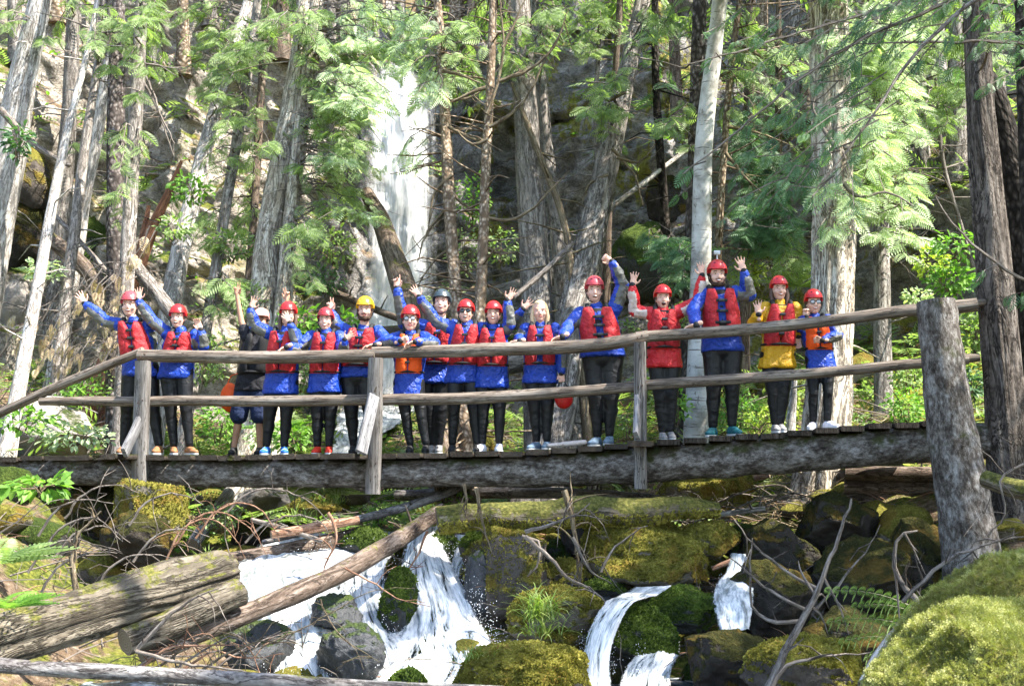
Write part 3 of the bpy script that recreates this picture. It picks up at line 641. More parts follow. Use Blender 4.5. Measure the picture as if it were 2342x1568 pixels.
# small wedges of moss where the planks meet the log
# rails: (points px, radius px) in the rail plane
def pole(pts, name='rail', n=16, amp=.05, mats=None, seed=0, back=0., capr=None):
    def f(mb):
        q, r2, _ = resample([bridge_pt(a, b, back) for a, b, r in pts], [r*MPP(bd(a, b)) for a, b, r in pts], .06)
        tube(mb, q, r2, n, 0, amp=amp, scale=5, seed=seed, capmi=1)
    return part(name, f, mats or [G['rail'], G['end']])
pole([(318, 813, 14), (600, 817, 15), (860, 813, 15.5)], seed=1)
pole([(852, 806, 13), (1100, 800, 16), (1480, 769, 15), (1484, 768, 14)], seed=2)
pole([(1455, 771, 13), (1700, 754, 13.5), (1900, 733, 13.5), (2110, 707, 14), (2185, 703, 15)], seed=3)
pole([(2170, 704, 16), (2234, 697, 16)], seed=4, back=-.03)
pole([(2190, 697, 10), (2268, 690, 9)], seed=14, back=.12)
pole([(-90, 985, 11), (0, 944, 10.5), (150, 875, 11), (328, 802, 10)], seed=5, back=.02)
pole([(92, 918, 9), (200, 917, 11), (318, 918, 12)], seed=6)
pole([(328, 919, 11), (345, 918, 12), (600, 917, 12.5), (856, 914, 13)], seed=7)
pole([(862, 914, 13), (1100, 909, 14), (1300, 896, 13), (1458, 884, 12.5)], seed=8)
pole([(1466, 881, 12), (1700, 865, 12.5), (1900, 850, 12), (2120, 829, 12), (2215, 822, 11)], seed=9)
pole([(2180, 822, 12), (2240, 817, 9)], seed=15, back=.05)
# posts with braces
for k, (xt, yt, xb, yb, w_) in enumerate([(327, 826, 319, 1116, 31), (860, 818, 853, 1130, 31), (1463, 783, 1466, 1117, 28)]):
    a = bridge_pt(xb, yb, -.12); b = bridge_pt(xt, yt, -.10); m_ = w_*MPP(a[1])
    mb = MB(); prism(mb, a, b, m_, .13, up=-OUT, ch=.012, seg=10, warp=.006, seed=k+3, capmi=1, taper=.97); mb.build('post', [G['post'], G['end']], BR)
for (px, py) in [(325, 813), (321, 918), (858, 812), (857, 914), (1463, 770), (1464, 884), (320, 1060), (855, 1062), (1465, 1045), (319, 1090), (854, 1092), (1466, 1075)]:
    for q in (-5, 5):
        p = bridge_pt(px+q, py-q*.6, -.175 if py > 830 else -.085); mb = MB(); tube(mb, [p+OUT*-.02, p+OUT*.010], .0075, 8, 0); mb.build('bolt', G['rusty'], BR)
for k, (xt, yt, xb, yb, w_) in enumerate([(326, 962, 284, 1036, 36), (862, 905, 826, 1035, 34), (1466, 912, 1456, 998, 26)]):
    a = bridge_pt(xb, yb, -.62); b = bridge_pt(xt, yt, -.20); b[0] -= .03
    mb = MB(); prism(mb, a, b, .125, .045, up=-OUT+np.array([-.3, 0, .8]), ch=.005, seg=4, warp=.003, seed=k+9); mb.build('brace', G['brace'], BR)
# ------------------------------------------------------------ log post and crib at the right abutment
def log_thing(name, pts, mats, label, cat='log', n=22, step=.07, amp=.12, seed=0, ridge=0., D=None, group=None, scale=3., stubs=0):
    W = [P(a, b, d) for a, b, r, d in pts]; R = [r*MPP(d) for a, b, r, d in pts]
    q, r2, _ = resample(W, R, step); mb = MB(); tube(mb, q, r2, n, 0, amp=amp, scale=scale, seed=seed, ridge=ridge, capmi=1 if isinstance(mats, list) else 0)
    rs = np.random.default_rng(seed+50); 
    for _ in range(stubs):
        i = rs.integers(1, len(q)-1); d = nrm([rs.normal()*.5, rs.normal()*.6-.3, abs(rs.normal())*.8+.1]); L = rs.uniform(.05, .3)
        tube(mb, [q[i], q[i]+d*(r2[i]+L*.5), q[i]+d*(r2[i]+L)+np.array([0, 0, -.03])], [.016, .011, .005], 5, 0)
    o = mb.build(name, mats); rebase(o, q[np.argmin(q[:, 2])]-np.array([0, 0, r2.mean()])); tag(o, label, cat, group); return o
mb = MB()
q, r2, _ = resample([P(2140, 689, 11.75), P(2160, 850, 11.7), P(2188, 1050, 11.65), P(2212, 1200, 11.6), P(2226, 1320, 11.6)], [x*MPP(11.7) for x in (44, 48, 56, 60, 66)], .04)
tube(mb, q, r2, 44, 0, amp=.09, scale=5, seed=4, capmi=1); o = mb.build('log_post', [G['stringer'], G['end']]); rebase(o, q[-1]); tag(o, 'thick scaly bark log post with sawn top at the right end of the railing', 'post')
for k, (y, r) in enumerate([(1085, 20), (1115, 20), (1142, 19), (1170, 22)]):
    log_thing('crib_log', [(1935-k*3, y, r, 13.9), (2060, y+2, r, 13.7), (2420, y+2, r, 13.0)], [G['log_wet'], G['end']], ['top log of the shaded log crib under the right bridge end', 'second log from the top of the shaded log crib', 'third log from the top of the shaded log crib', 'bottom log of the shaded log crib beside the log post'][k], seed=30+k, group='stacked logs of the crib', amp=.1)
# ------------------------------------------------------------ fallen logs
MO = [G['log_moss'], G['end']]; GR = [G['log_grey'], G['end']]; WE = [G['log_wet'], G['end']]; HV = [G['log_heavy'], G['brown']]; DE = [G['dead'], G['end']]; RE = [G['dead_red'], G['end']]
log_thing('fallen_log', [(-160, 1512, 50, 8.6), (0, 1462, 50, 9.0), (200, 1400, 52, 9.6), (380, 1345, 54, 10.2), (500, 1310, 46, 10.5), (530, 1303, 30, 10.6)], MO, 'huge split cedar log with moss slanting down the left side', n=60, ridge=.24, seed=1, amp=.2, step=.04)
log_thing('fallen_log', [(285, 1468, 30, 9.7), (400, 1422, 33, 10.0), (480, 1383, 33, 10.2), (548, 1352, 30, 10.4)], MO, 'short broken log with yellow moss in front of the huge split log', n=40, seed=2, amp=.2, ridge=.1)
log_thing('fallen_log', [(325, 1498, 21, 9.9), (520, 1420, 24, 10.4), (760, 1318, 23, 11.2), (900, 1240, 21, 12.0), (1010, 1165, 15, 13.2)], WE, 'long bare brown log crossing diagonally over the left cascade', n=24, seed=3, stubs=6)
log_thing('fallen_log', [(500, 1282, 15, 12.6), (640, 1262, 19, 12.9), (760, 1238, 20, 13.2), (850, 1212, 16, 13.4)], WE, 'brown log lying across the top of the left cascade', seed=4)
MLOG = log_thing('fallen_log', [(1000, 1192, 32, 12.3), (1090, 1180, 34, 12.35), (1200, 1184, 33, 12.4), (1350, 1168, 35, 12.5), (1470, 1172, 31, 12.55), (1560, 1160, 27, 12.6), (1640, 1165, 18, 12.7)], HV, 'thick moss covered log with a dark round end above the main cascade', n=48, seed=5, amp=.3, scale=4)
log_thing('fallen_log', [(905, 1133, 13, 14.9), (1100, 1126, 13, 14.6), (1300, 1128, 13, 14.2), (1480, 1140, 12, 13.9), (1530, 1145, 9, 13.8)], [G['log_grey'], G['end']], 'slender bark covered log lying level just beneath the bridge', seed=6, stubs=12, n=16)
log_thing('fallen_log', [(600, 1240, 6, 12.9), (800, 1192, 9, 13.2), (950, 1152, 10, 13.5), (1070, 1108, 10, 13.9)], GR, 'grey pole sloping up to the bridge log from the left cascade', seed=7, n=12, stubs=5)
log_thing('fallen_log', [(620, 1222, 9, 12.6), (720, 1205, 12, 12.8), (820, 1188, 9, 13.0)], RE, 'split reddish slab lying beside the grey sloping pole', seed=8, n=12)
log_thing('fallen_log', [(575, 1188, 5, 12.9), (650, 1208, 6, 12.8), (740, 1238, 5, 12.6)], DE, 'pale straight stick crossing the split reddish slab', seed=9, n=8)
log_thing('fallen_log', [(-120, 1504, 16, 6.9), (0, 1520, 17, 7.0), (300, 1538, 17, 7.1), (620, 1556, 16, 7.2), (900, 1572, 14, 7.3), (1150, 1580, 12, 7.4)], GR, 'long grey pole lying level across the bottom left foreground', seed=10, n=20)
log_thing('fallen_log', [(665, 632, 9, 20.5), (760, 668, 9, 20), (900, 724, 8, 19.0), (960, 745, 8, 18.5)], WE, 'fallen pole slanting down across the foot of the waterfall', seed=11, n=12, stubs=6)
log_thing('fallen_log', [(830, 18, 10, 31.5), (900, 48, 12, 31), (1000, 98, 13, 30.5), (1110, 160, 10, 30)], [G['brown'], G['brown']], 'dark log lying across the hillside above the waterfall', seed=12, n=14)
log_thing('fallen_log', [(850, 770, 22, 17.8), (1000, 755, 22, 17.2), (1100, 735, 18, 16.8)], [G['brown'], G['end']], 'brown log behind the heads of the people left of centre', seed=13)
log_thing('fallen_log', [(1050, 690, 18, 21), (1180, 660, 20, 20), (1300, 620, 20, 20), (1345, 605, 16, 20.2)], [G['cedar'], G['end']], 'old fallen trunk lying behind the grey cedars above the blonde woman', seed=14)
log_thing('fallen_log', [(1150, 830, 26, 17), (1300, 800, 28, 17.5), (1460, 745, 26, 18.5), (1560, 720, 20, 19.5)], [G['cedar'], G['end']], 'large weathered log behind the big man with raised fist', seed=15, ridge=.1)
log_thing('fallen_log', [(1175, 680, 6, 15.2), (1245, 620, 6.5, 15.4), (1310, 555, 5, 15.8)], [G['dead'], G['end']], 'thin bare leaning pole above the blonde woman', seed=16, n=9, stubs=4)
log_thing('fallen_log', [(1275, 600, 5, 18.5), (1390, 482, 6, 19), (1480, 412, 6, 19.4), (1580, 335, 5, 20)], [G['cedar_pale'], G['end']], 'pale bare pole leaning up towards the birch trunk', seed=17, n=10, stubs=4)
log_thing('fallen_log', [(300, 600, 17, 17.2), (350, 660, 17, 17), (410, 735, 16, 16.8)], [G['cedar'], G['end']], 'grey pole leaning behind the two women at the left', seed=18, n=14)
log_thing('fallen_log', [(122, 490, 6, 19.5), (190, 560, 6, 19), (260, 640, 6, 18.5)], [G['dead'], G['end']], 'thin brown pole leaning against the rough dark trunk', seed=19, n=9)
log_thing('fallen_log', [(0, 250, 8, 20), (90, 340, 8, 20), (160, 380, 5, 20)], [G['dead'], G['end']], 'short stick resting on the upper left bank', seed=20, n=8)
log_thing('fallen_log', [(105, 540, 17, 18.6), (170, 590, 19, 18.4), (240, 660, 17, 18.2)], [G['brown'], G['end']], 'dark mossy log behind the thin white tree at the left', seed=21, n=14)
log_thing('fallen_log', [(2030, 600, 17, 20), (2140, 560, 19, 20.5), (2260, 520, 18, 21), (2360, 480, 18, 21)], [G['log_heavy'], G['end']], 'orange brown fallen log on the right slope', seed=22, n=14)
log_thing('fallen_log', [(1520, 1118, 8, 15.5), (1640, 1110, 9, 15.5), (1760, 1085, 8, 15.3)], [G['dead_red'], G['end']], 'peeled pole on the sunlit bank under the right half of the bridge', seed=23, n=10, stubs=5)
log_thing('fallen_log', [(1480, 1172, 6, 14.2), (1600, 1178, 7, 14), (1750, 1162, 6, 13.9)], [G['cedar_pale'], G['end']], 'bleached splintered pole above the largest mossed boulder', seed=24, n=10, stubs=5)
log_thing('fallen_log', [(1628, 1300, 6, 12.6), (1690, 1278, 7, 12.6), (1760, 1272, 6, 12.6), (1782, 1262, 5, 12.6)], RE, 'wet red branch lying across the far small cascade', seed=25, n=9)
log_thing('fallen_log', [(2255, 1095, 21, 10.6), (2330, 1118, 23, 10.3), (2460, 1130, 24, 10.0)], [G['log_heavy'], G['cedar_pale']], 'mossy log with pale cut end at the right edge', seed=26, n=20)
log_thing('snag', [(440, 1245, 16, 13.9), (500, 1160, 15, 14.6), (560, 1085, 14, 15.4), (580, 1060, 14, 15.6)], [G['cedar_pale'], G['end']], 'pale leaning snag beneath the bridge at the left', seed=27, n=14)
log_thing('weathered_root', [(1980, 1568, 18, 6.8), (2020, 1500, 26, 7.0), (2060, 1440, 16, 7.3)], [G['cedar_pale'], G['dead']], 'short weathered root end at the foot of the foreground moss', cat='root', seed=28, n=14, amp=.3)
# ------------------------------------------------------------ trees
TREES = []
def tree(label, pts, bark, D, name='tree', ndiv=18, ridge=.1, amp=.06, group=None, cat='tree', base=True, flare=1.35, step=.12, seed=None, top=None, twigs=0):
    """pts: (px,py,halfwidth px) from the top down, D a number or (Dtop, Dbase)"""
    seed = len(TREES)+1 if seed is None else seed
    Dt, Db = D if isinstance(D, tuple) else (D, D)
    ys = [p[1] for p in pts]; dd = [Dt+(Db-Dt)*(y-ys[0])/(ys[-1]-ys[0]) for y in ys]
    Wp = [P(p[0], p[1], d) for p, d in zip(pts, dd)]; R = [p[2]*MPP(d) for p, d in zip(pts, dd)]
    if base:
        g = gz(Wp[-1][0], Wp[-1][1])-.25
        if Wp[-1][2] > g+.1:
            d = nrm(Wp[-1]-Wp[-2]); d[2] = min(d[2], -.6); k = (Wp[-1][2]-g)/-d[2]
            if k < 6: Wp.append(Wp[-1]+d*k); R.append(R[-1]*(1+.25*min(1, k)))
    # continue the stem above the frame up to `top` metres
    d = nrm(Wp[0]-Wp[1]); d = nrm(d+np.array([0, 0, .6])); h0 = Wp[0][2]; top = h0+6 if top is None else top
    if top > h0+.5:
        L = top-h0; Wp = [Wp[0]+d*L, Wp[0]+d*L*.5]+Wp; R = [R[0]*.45, R[0]*.8]+R
    q, r2, t = resample(Wp, R, step)
    tb = t[-1]-t; r2 = r2*(1+(flare-1)*np.exp(-tb/.45))
    root = empty(name, q[-1]); tag(root, label, cat, group)
    mb = MB(); tube(mb, q, r2, ndiv, 0, amp=amp, scale=2.2, ridge=ridge, seed=seed)
    rs = np.random.default_rng(seed+900)
    for _ in range(int(twigs*1.6)):        # dead branch stubs
        i = rs.integers(2, len(q)-2); a = rs.uniform(0, 2*np.pi); L = rs.uniform(.2, 1.3)
        dd_ = np.array([math.cos(a), math.sin(a)*.7, rs.uniform(-.3, .35)]); p0 = q[i]; p1 = p0+dd_*L*.55; p2 = p0+dd_*L+np.array([0, 0, rs.uniform(-.25, .1)*L])
        tube(mb, [p0, p1, p2], [.017, .011, .004], 4, 0, cap=False)
    mb.build('trunk', G[bark], root)
    tr = dict(root=root, q=q, r=r2, boughs=[], bark=bark, D=(Dt+Db)/2); TREES.append(tr); return tr
T = {}
T['L1'] = tree('thick pale trunk at the top left rising from the mossy bank', [(92, 0, 24), (70, 100, 27), (50, 190, 31), (30, 300, 36)], 'cedar_pale', 20.5, twigs=3, top=13)
T['L2'] = tree('straight grey trunk between the thick pale trunk and the rough dark one', [(168, 0, 14), (165, 100, 15), (158, 260, 17), (142, 470, 21), (138, 560, 22)], 'cedar', 22.0, twigs=8, top=13)
T['L3'] = tree('slender leaning white tree reaching down behind the left rail', [(222, 0, 6), (205, 100, 7), (180, 200, 8), (150, 320, 10), (118, 480, 12), (80, 690, 14), (52, 840, 16)], 'cedar_pale', (18.5, 15.8), ridge=0, top=8, twigs=8)
T['L4'] = tree('narrow grey stem just right of the slender leaning white tree', [(236, 40, 7), (215, 200, 9), (195, 330, 11), (172, 520, 13), (150, 690, 14), (146, 730, 14)], 'cedar', (19.5, 17.2), ridge=.03, top=9, twigs=6)
T['L5'] = tree('sunlit white trunk with a split face behind the narrow grey stem', [(262, 60, 8), (240, 200, 13), (215, 340, 15), (190, 480, 13), (180, 540, 16)], 'cedar_pale', 20.8, top=10)
T['L6'] = tree('rough dark scaly trunk left of the woman in the left red helmet', [(272, 0, 14), (267, 150, 19), (265, 300, 21), (266, 500, 22), (268, 690, 24)], 'rough', (19.5, 18), ndiv=22, ridge=0, amp=.1, top=12, twigs=5)
T['L7'] = tree('straight grey cedar trunk rising behind the left woman', [(324, 0, 14), (316, 150, 15), (308, 300, 16), (297, 480, 16), (288, 690, 17), (280, 900, 18)], 'cedar', (18, 16.4), ndiv=20, top=12, twigs=10)
T['L8'] = tree('broken reddish snag standing behind the two women at the left', [(415, 368, 3), (395, 420, 8), (350, 520, 13), (318, 610, 15), (300, 660, 15)], 'red', 19.5, name='snag', cat='snag', top=0, ndiv=12)
T['L8b'] = tree('short orange broken stub beside the reddish snag', [(340, 470, 4), (328, 540, 9), (310, 620, 10)], 'red', 19.8, name='snag', cat='snag', top=0, ndiv=10)
T['L9'] = tree('pale trunk leaning left with a sunlit face above the laughing woman', [(572, 0, 13), (545, 80, 14), (518, 165, 12), (492, 250, 14), (470, 335, 17), (440, 460, 20), (408, 600, 22), (393, 690, 24)], 'cedar_pale', (23, 20), ndiv=20, top=14, twigs=6)
T['L10'] = tree('grey trunk leaning left in front of the green boughs', [(590, 0, 10), (573, 130, 11), (545, 300, 12), (515, 480, 12), (490, 640, 13), (470, 760, 13), (425, 960, 14)], 'cedar', (21, 17), ndiv=16, top=13, twigs=12)
T['L11'] = tree('narrow dark trunk left of the twin sunlit cedar', [(612, 0, 8), (602, 130, 9), (592, 300, 9), (582, 480, 9), (570, 640, 10)], 'brown', (22, 20), ndiv=12, top=13, twigs=14)
T['L12'] = tree('left stem of the twin sunlit cedar', [(700, 0, 22), (690, 90, 20), (675, 180, 20), (655, 300, 22), (632, 430, 24), (612, 560, 27), (600, 720, 32)], 'cedar_yellow', (19.5, 17.6), ndiv=28, ridge=.14, top=13, twigs=8)
T['L13'] = tree('right stem of the twin sunlit cedar', [(722, 40, 14), (712, 120, 16), (696, 240, 17), (680, 360, 16), (664, 500, 16), (652, 640, 18), (646, 720, 20)], 'cedar_yellow', (19.3, 17.4), ndiv=24, ridge=.14, top=12, twigs=6)
T['C1'] = tree('brown cedar trunk leaning left in front of the waterfall', [(838, 440, 14), (868, 500, 20), (900, 590, 24), (930, 680, 28), (955, 780, 30)], 'brown', (19, 16.5), ndiv=24, ridge=.14, top=3.3, twigs=4)
T['C2'] = tree('lichen speckled trunk just right of the waterfall', [(1000, 0, 10), (1008, 100, 11), (1014, 200, 12), (1021, 320, 13), (1026, 450, 14), (1034, 560, 14), (1044, 700, 15)], 'lichen_bark', (17.5, 15.6), ndiv=18, ridge=0, amp=.12, top=12, twigs=40)
T['C3'] = tree('pale speckled trunk second to the right of the waterfall', [(1128, 0, 9), (1124, 130, 10), (1118, 260, 10.5), (1110, 400, 12), (1106, 540, 12.5), (1100, 660, 13), (1096, 760, 14)], 'lichen_bark', (17, 15.4), ndiv=18, ridge=0, amp=.12, top=12, twigs=44)
T['C4'] = tree('broad grey cedar trunk above the blonde woman', [(1190, 0, 20), (1195, 120, 24), (1204, 280, 27), (1212, 420, 29), (1220, 560, 31), (1230, 740, 36)], 'cedar', (19.5, 17.6), ndiv=30, ridge=.12, top=12, twigs=6)
T['C5'] = tree('narrower grey trunk directly right of the broad grey cedar', [(1222, 0, 10), (1236, 170, 12), (1252, 340, 13), (1268, 480, 16), (1285, 620, 19), (1292, 730, 20)], 'cedar', (20.6, 19), ndiv=18, top=12, twigs=6)
T['C6'] = tree('thin broken dead stem crossing in front of the broad grey cedar', [(1170, 190, 4), (1195, 255, 6), (1222, 325, 7), (1252, 400, 8), (1282, 480, 8), (1300, 560, 9), (1310, 660, 10)], 'twig', (18.6, 17.4), ndiv=10, ridge=0, name='dead_tree', cat='dead tree', top=0, twigs=10)
T['C7'] = tree('large fluted cedar leaning right behind the big man', [(1470, 0, 17), (1428, 190, 21), (1402, 310, 24), (1375, 430, 27), (1348, 560, 31), (1318, 700, 36), (1300, 790, 38)], 'cedar', (20, 17), ndiv=34, ridge=.16, top=13, twigs=10)
T['C8'] = tree('thin grey stem left of the large leaning cedar', [(1377, 0, 5), (1368, 130, 5.5), (1362, 260, 6), (1366, 400, 6)], 'cedar', 22, ndiv=8, ridge=0, top=12, twigs=6)
T['C9'] = tree('thin brown stem right of the large leaning cedar', [(1418, 0, 8), (1408, 160, 8), (1400, 320, 8), (1392, 480, 9), (1388, 600, 10)], 'brown', 21.5, ndiv=10, ridge=0, top=12, twigs=8)
T['R1'] = tree('black shaded trunk between the leaning cedar and the birch', [(1498, 0, 8), (1499, 160, 9), (1506, 300, 10), (1516, 430, 11), (1524, 560, 11), (1530, 680, 12)], 'rough_dark', 19.6, ndiv=12, ridge=0, top=12, twigs=14)
T['R2'] = tree('smooth white birch with dark flecks left of the bearded man', [(1648, -10, 18), (1640, 60, 18), (1631, 140, 19), (1618, 240, 20), (1609, 340, 21), (1606, 450, 22), (1604, 560, 23), (1601, 700, 25), (1599, 850, 28), (1596, 1000, 32)], 'birch', (16.2, 16.5), ndiv=26, ridge=0, amp=.05, top=11, flare=1.2)
T['R3'] = tree('grey brown trunk hidden partly behind the white birch', [(1601, 0, 17), (1594, 200, 17), (1588, 400, 17), (1580, 600, 17), (1572, 800, 17), (1566, 980, 19)], 'rough', (17.6, 18.0), ndiv=18, ridge=0, top=12, twigs=8)
T['R4'] = tree('slim grey brown trunk just right of the birch', [(1692, 0, 7), (1672, 150, 8), (1658, 320, 8), (1646, 500, 9), (1640, 640, 9)], 'lichen_bark', 17.5, ndiv=12, ridge=0, top=12, twigs=30)
T['R5'] = tree('big split cedar with a white sunlit face behind the two people at the right', [(1896, -10, 40), (1898, 150, 41), (1901, 300, 42), (1904, 450, 42), (1906, 600, 42), (1900, 800, 44), (1888, 1000, 48), (1874, 1130, 54)], 'cedar_yellow', (15.2, 14.6), ndiv=44, ridge=.22, amp=.08, top=13, flare=1.15, twigs=16)
T['R6'] = tree('straight grey cedar right of the big split cedar', [(2004, 60, 16), (2008, 200, 17), (2011, 380, 18), (2015, 560, 18), (2018, 760, 19), (2022, 960, 20)], 'cedar', (18, 16.8), ndiv=22, ridge=.08, top=12, twigs=12)
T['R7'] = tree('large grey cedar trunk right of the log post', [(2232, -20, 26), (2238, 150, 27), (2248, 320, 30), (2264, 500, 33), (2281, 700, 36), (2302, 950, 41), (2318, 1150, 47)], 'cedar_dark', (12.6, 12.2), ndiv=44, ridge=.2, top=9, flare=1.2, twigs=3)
T['R8'] = tree('dark broken trunk leaning out of the right edge behind the large grey cedar', [(2252, 150, 8), (2262, 190, 27), (2290, 280, 32), (2318, 400, 35), (2345, 540, 38), (2375, 800, 40)], 'rough_dark', (12.9, 12.7), ndiv=26, ridge=0, amp=.14, top=0, twigs=2)
T['R9'] = tree('dark trunk cut by the right edge of the photo', [(2333, -10, 12), (2336, 120, 13), (2342, 300, 14), (2350, 500, 15)], 'rough_dark', (11.4, 11.2), ndiv=16, ridge=0, top=9)
T['R10'] = tree('thin grey sapling stem uphill left of the large grey cedar', [(2140, 180, 4), (2146, 260, 5), (2154, 350, 5), (2166, 410, 5), (2184, 470, 5)], 'dead', 19, ndiv=8, ridge=0, name='dead_tree', cat='dead tree', top=0, twigs=14)
T['R11'] = tree('slim trunk behind the woman in the yellow jacket', [(1780, 330, 9), (1778, 450, 9), (1776, 560, 9), (1775, 700, 10)], 'brown', 19.5, ndiv=12, top=9, twigs=12)
T['R12'] = tree('split grey snag between the child and the big cedar base', [(1816, 870, 7), (1810, 950, 10), (1800, 1030, 14)], 'cedar_pale', 15.6, ndiv=12, name='snag', cat='snag', top=0)
T['R13'] = tree('dark trunk upslope of the bearded man', [(1716, 150, 12), (1712, 300, 13), (1708, 450, 14), (1705, 560, 14)], 'brown', 21, ndiv=12, top=12, twigs=14)
# slim trunks on the slopes farther back
rb = np.random.default_rng(44)
for k, (px, h) in enumerate([(480, .9), (350, .8), (640, .7), (760, .8), (800, .7), (960, .7), (1045, .9), (1080, .9), (1160, .9), (1320, .7), (1440, .9), (1550, .9), (1740, .9), (1810, .9), (1960, .8), (2060, .8), (2110, .8), (2190, .8), (2290, .8), (40, .8), (130, .8), (420, .8), (870, .9), (920, .9), (1010, .9), (1250, .9), (1850, .9), (2150, .9)]):
    py = rb.uniform(30, 170) if px < 1500 else rb.uniform(150, 500); b_ = hit(px, py); D = b_[1]; r = rb.uniform(.10, .2)/MPP(D); ln = rb.normal()*14
    T['B%d' % k] = tree('slim background trunk standing on the upper slope among the boughs', [(px+ln, py-360, r*.6), (px+ln*.5, py-180, r*.85), (px, py, r)], str(rb.choice(['cedar', 'brown', 'lichen_bark', 'cedar'])), float(D), ndiv=9, ridge=0, group='slim trunks on the far upper slope', top=14+rb.uniform(2, 7), step=.4, twigs=10)
# ------------------------------------------------------------ leaves
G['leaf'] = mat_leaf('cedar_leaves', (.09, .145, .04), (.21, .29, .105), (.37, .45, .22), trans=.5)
G['leaf_pale'] = mat_leaf('pale_sunlit_cedar_leaves', (.20, .28, .13), (.38, .46, .28), (.58, .64, .48), trans=.5)  # lighter leaf copy with the sun on the boughs put into its colour
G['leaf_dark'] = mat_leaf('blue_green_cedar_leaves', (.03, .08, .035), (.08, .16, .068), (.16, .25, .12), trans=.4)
G['leaf_broad'] = mat_leaf('broad_leaves', (.06, .15, .02), (.14, .28, .04), (.27, .42, .08), trans=.45)
G['leaf_yellow'] = mat_leaf('yellow_green_leaves', (.16, .24, .03), (.30, .38, .06), (.48, .52, .12), trans=.45)
G['leaf_dry'] = mat_leaf('dried_needles', (.20, .13, .07), (.42, .31, .19), (.62, .52, .36), trans=.3)
G['grass'] = mat_leaf('grass_blades', (.08, .14, .02), (.2, .28, .06), (.4, .42, .16), trans=.3)
def frond_template(n=9, pin=.42, wd=.055, fwd=.62, droop=.22):
    V = [(0, -.008, 0), (.5, 0, -.25*droop), (1, 0, -droop), (0, .008, 0)]; F = [(0, 1, 2, 3)]
    for k in range(n):
        t = .06+.9*k/(n-1); L = pin*(1-t**1.8)*(.75+.25*min(1, t*4))+.07
        for s in (-1, 1):
            tt = t+(.025 if s > 0 else 0); b = np.array([tt, 0, -droop*tt*tt]); d = nrm([fwd, s*(1-fwd*.4), 0]); q = np.array([-d[1], d[0], 0])
            z = -L*.18; i = len(V)
            V += [tuple(b), tuple(b+d*L*.5+q*wd*.5+[0, 0, z*.3]), tuple(b+d*L+[0, 0, z]), tuple(b+d*L*.5-q*wd*.5+[0, 0, z*.3])]; F.append((i, i+1, i+2, i+3))
    return np.array(V, float), np.array(F)
FT = frond_template(8, .42, .085); FTC = frond_template(6, .5, .10); FERN = frond_template(14, .26, .05, .25, .45)
LEAF = (np.array([(0, 0, 0), (.3, -.24, .05), (.7, -.22, .03), (1, 0, -.12), (.7, .22, .03), (.3, .24, .05), (.5, 0, -.05)], float), np.array([(0, 1, 2, 6), (6, 2, 3, 3), (0, 6, 4, 5), (6, 3, 4, 4)]))
LEAF = (LEAF[0], np.array([(0, 1, 6), (1, 2, 6), (2, 3, 6), (3, 4, 6), (4, 5, 6), (5, 0, 6)]))
BLADE = (np.array([(0, -.02, 0), (0, .02, 0), (.5, .018, .0), (.5, -.018, 0), (.85, .01, -.12), (.85, -.01, -.12), (1.0, 0, -.25)], float), np.array([(0, 1, 2), (0, 2, 3), (3, 2, 4), (3, 4, 5), (5, 4, 6)]))
def place(mb, tmpl, O, X, Yd, S, mi=0):
    """copies of a template at origins O with axis X (tip), rough side Yd and scale S"""
    V, F = tmpl; O = np.asarray(O, float); X = np.asarray(X, float); Yd = np.asarray(Yd, float); S = np.asarray(S, float)
    if len(O) == 0: return
    X = X/(np.linalg.norm(X, axis=1)[:, None]+1e-9); Z = np.cross(X, Yd); Z /= np.linalg.norm(Z, axis=1)[:, None]+1e-9; Y = np.cross(Z, X)
    W = O[:, None]+S[:, None, None]*(V[None, :, :1]*X[:, None]+V[None, :, 1:2]*Y[:, None]+V[None, :, 2:]*Z[:, None])
    FF = F[None]+(np.arange(len(O))*len(V))[:, None, None]; mb.add(W.reshape(-1, 3), FF.reshape(-1, F.shape[1]), mi=mi)
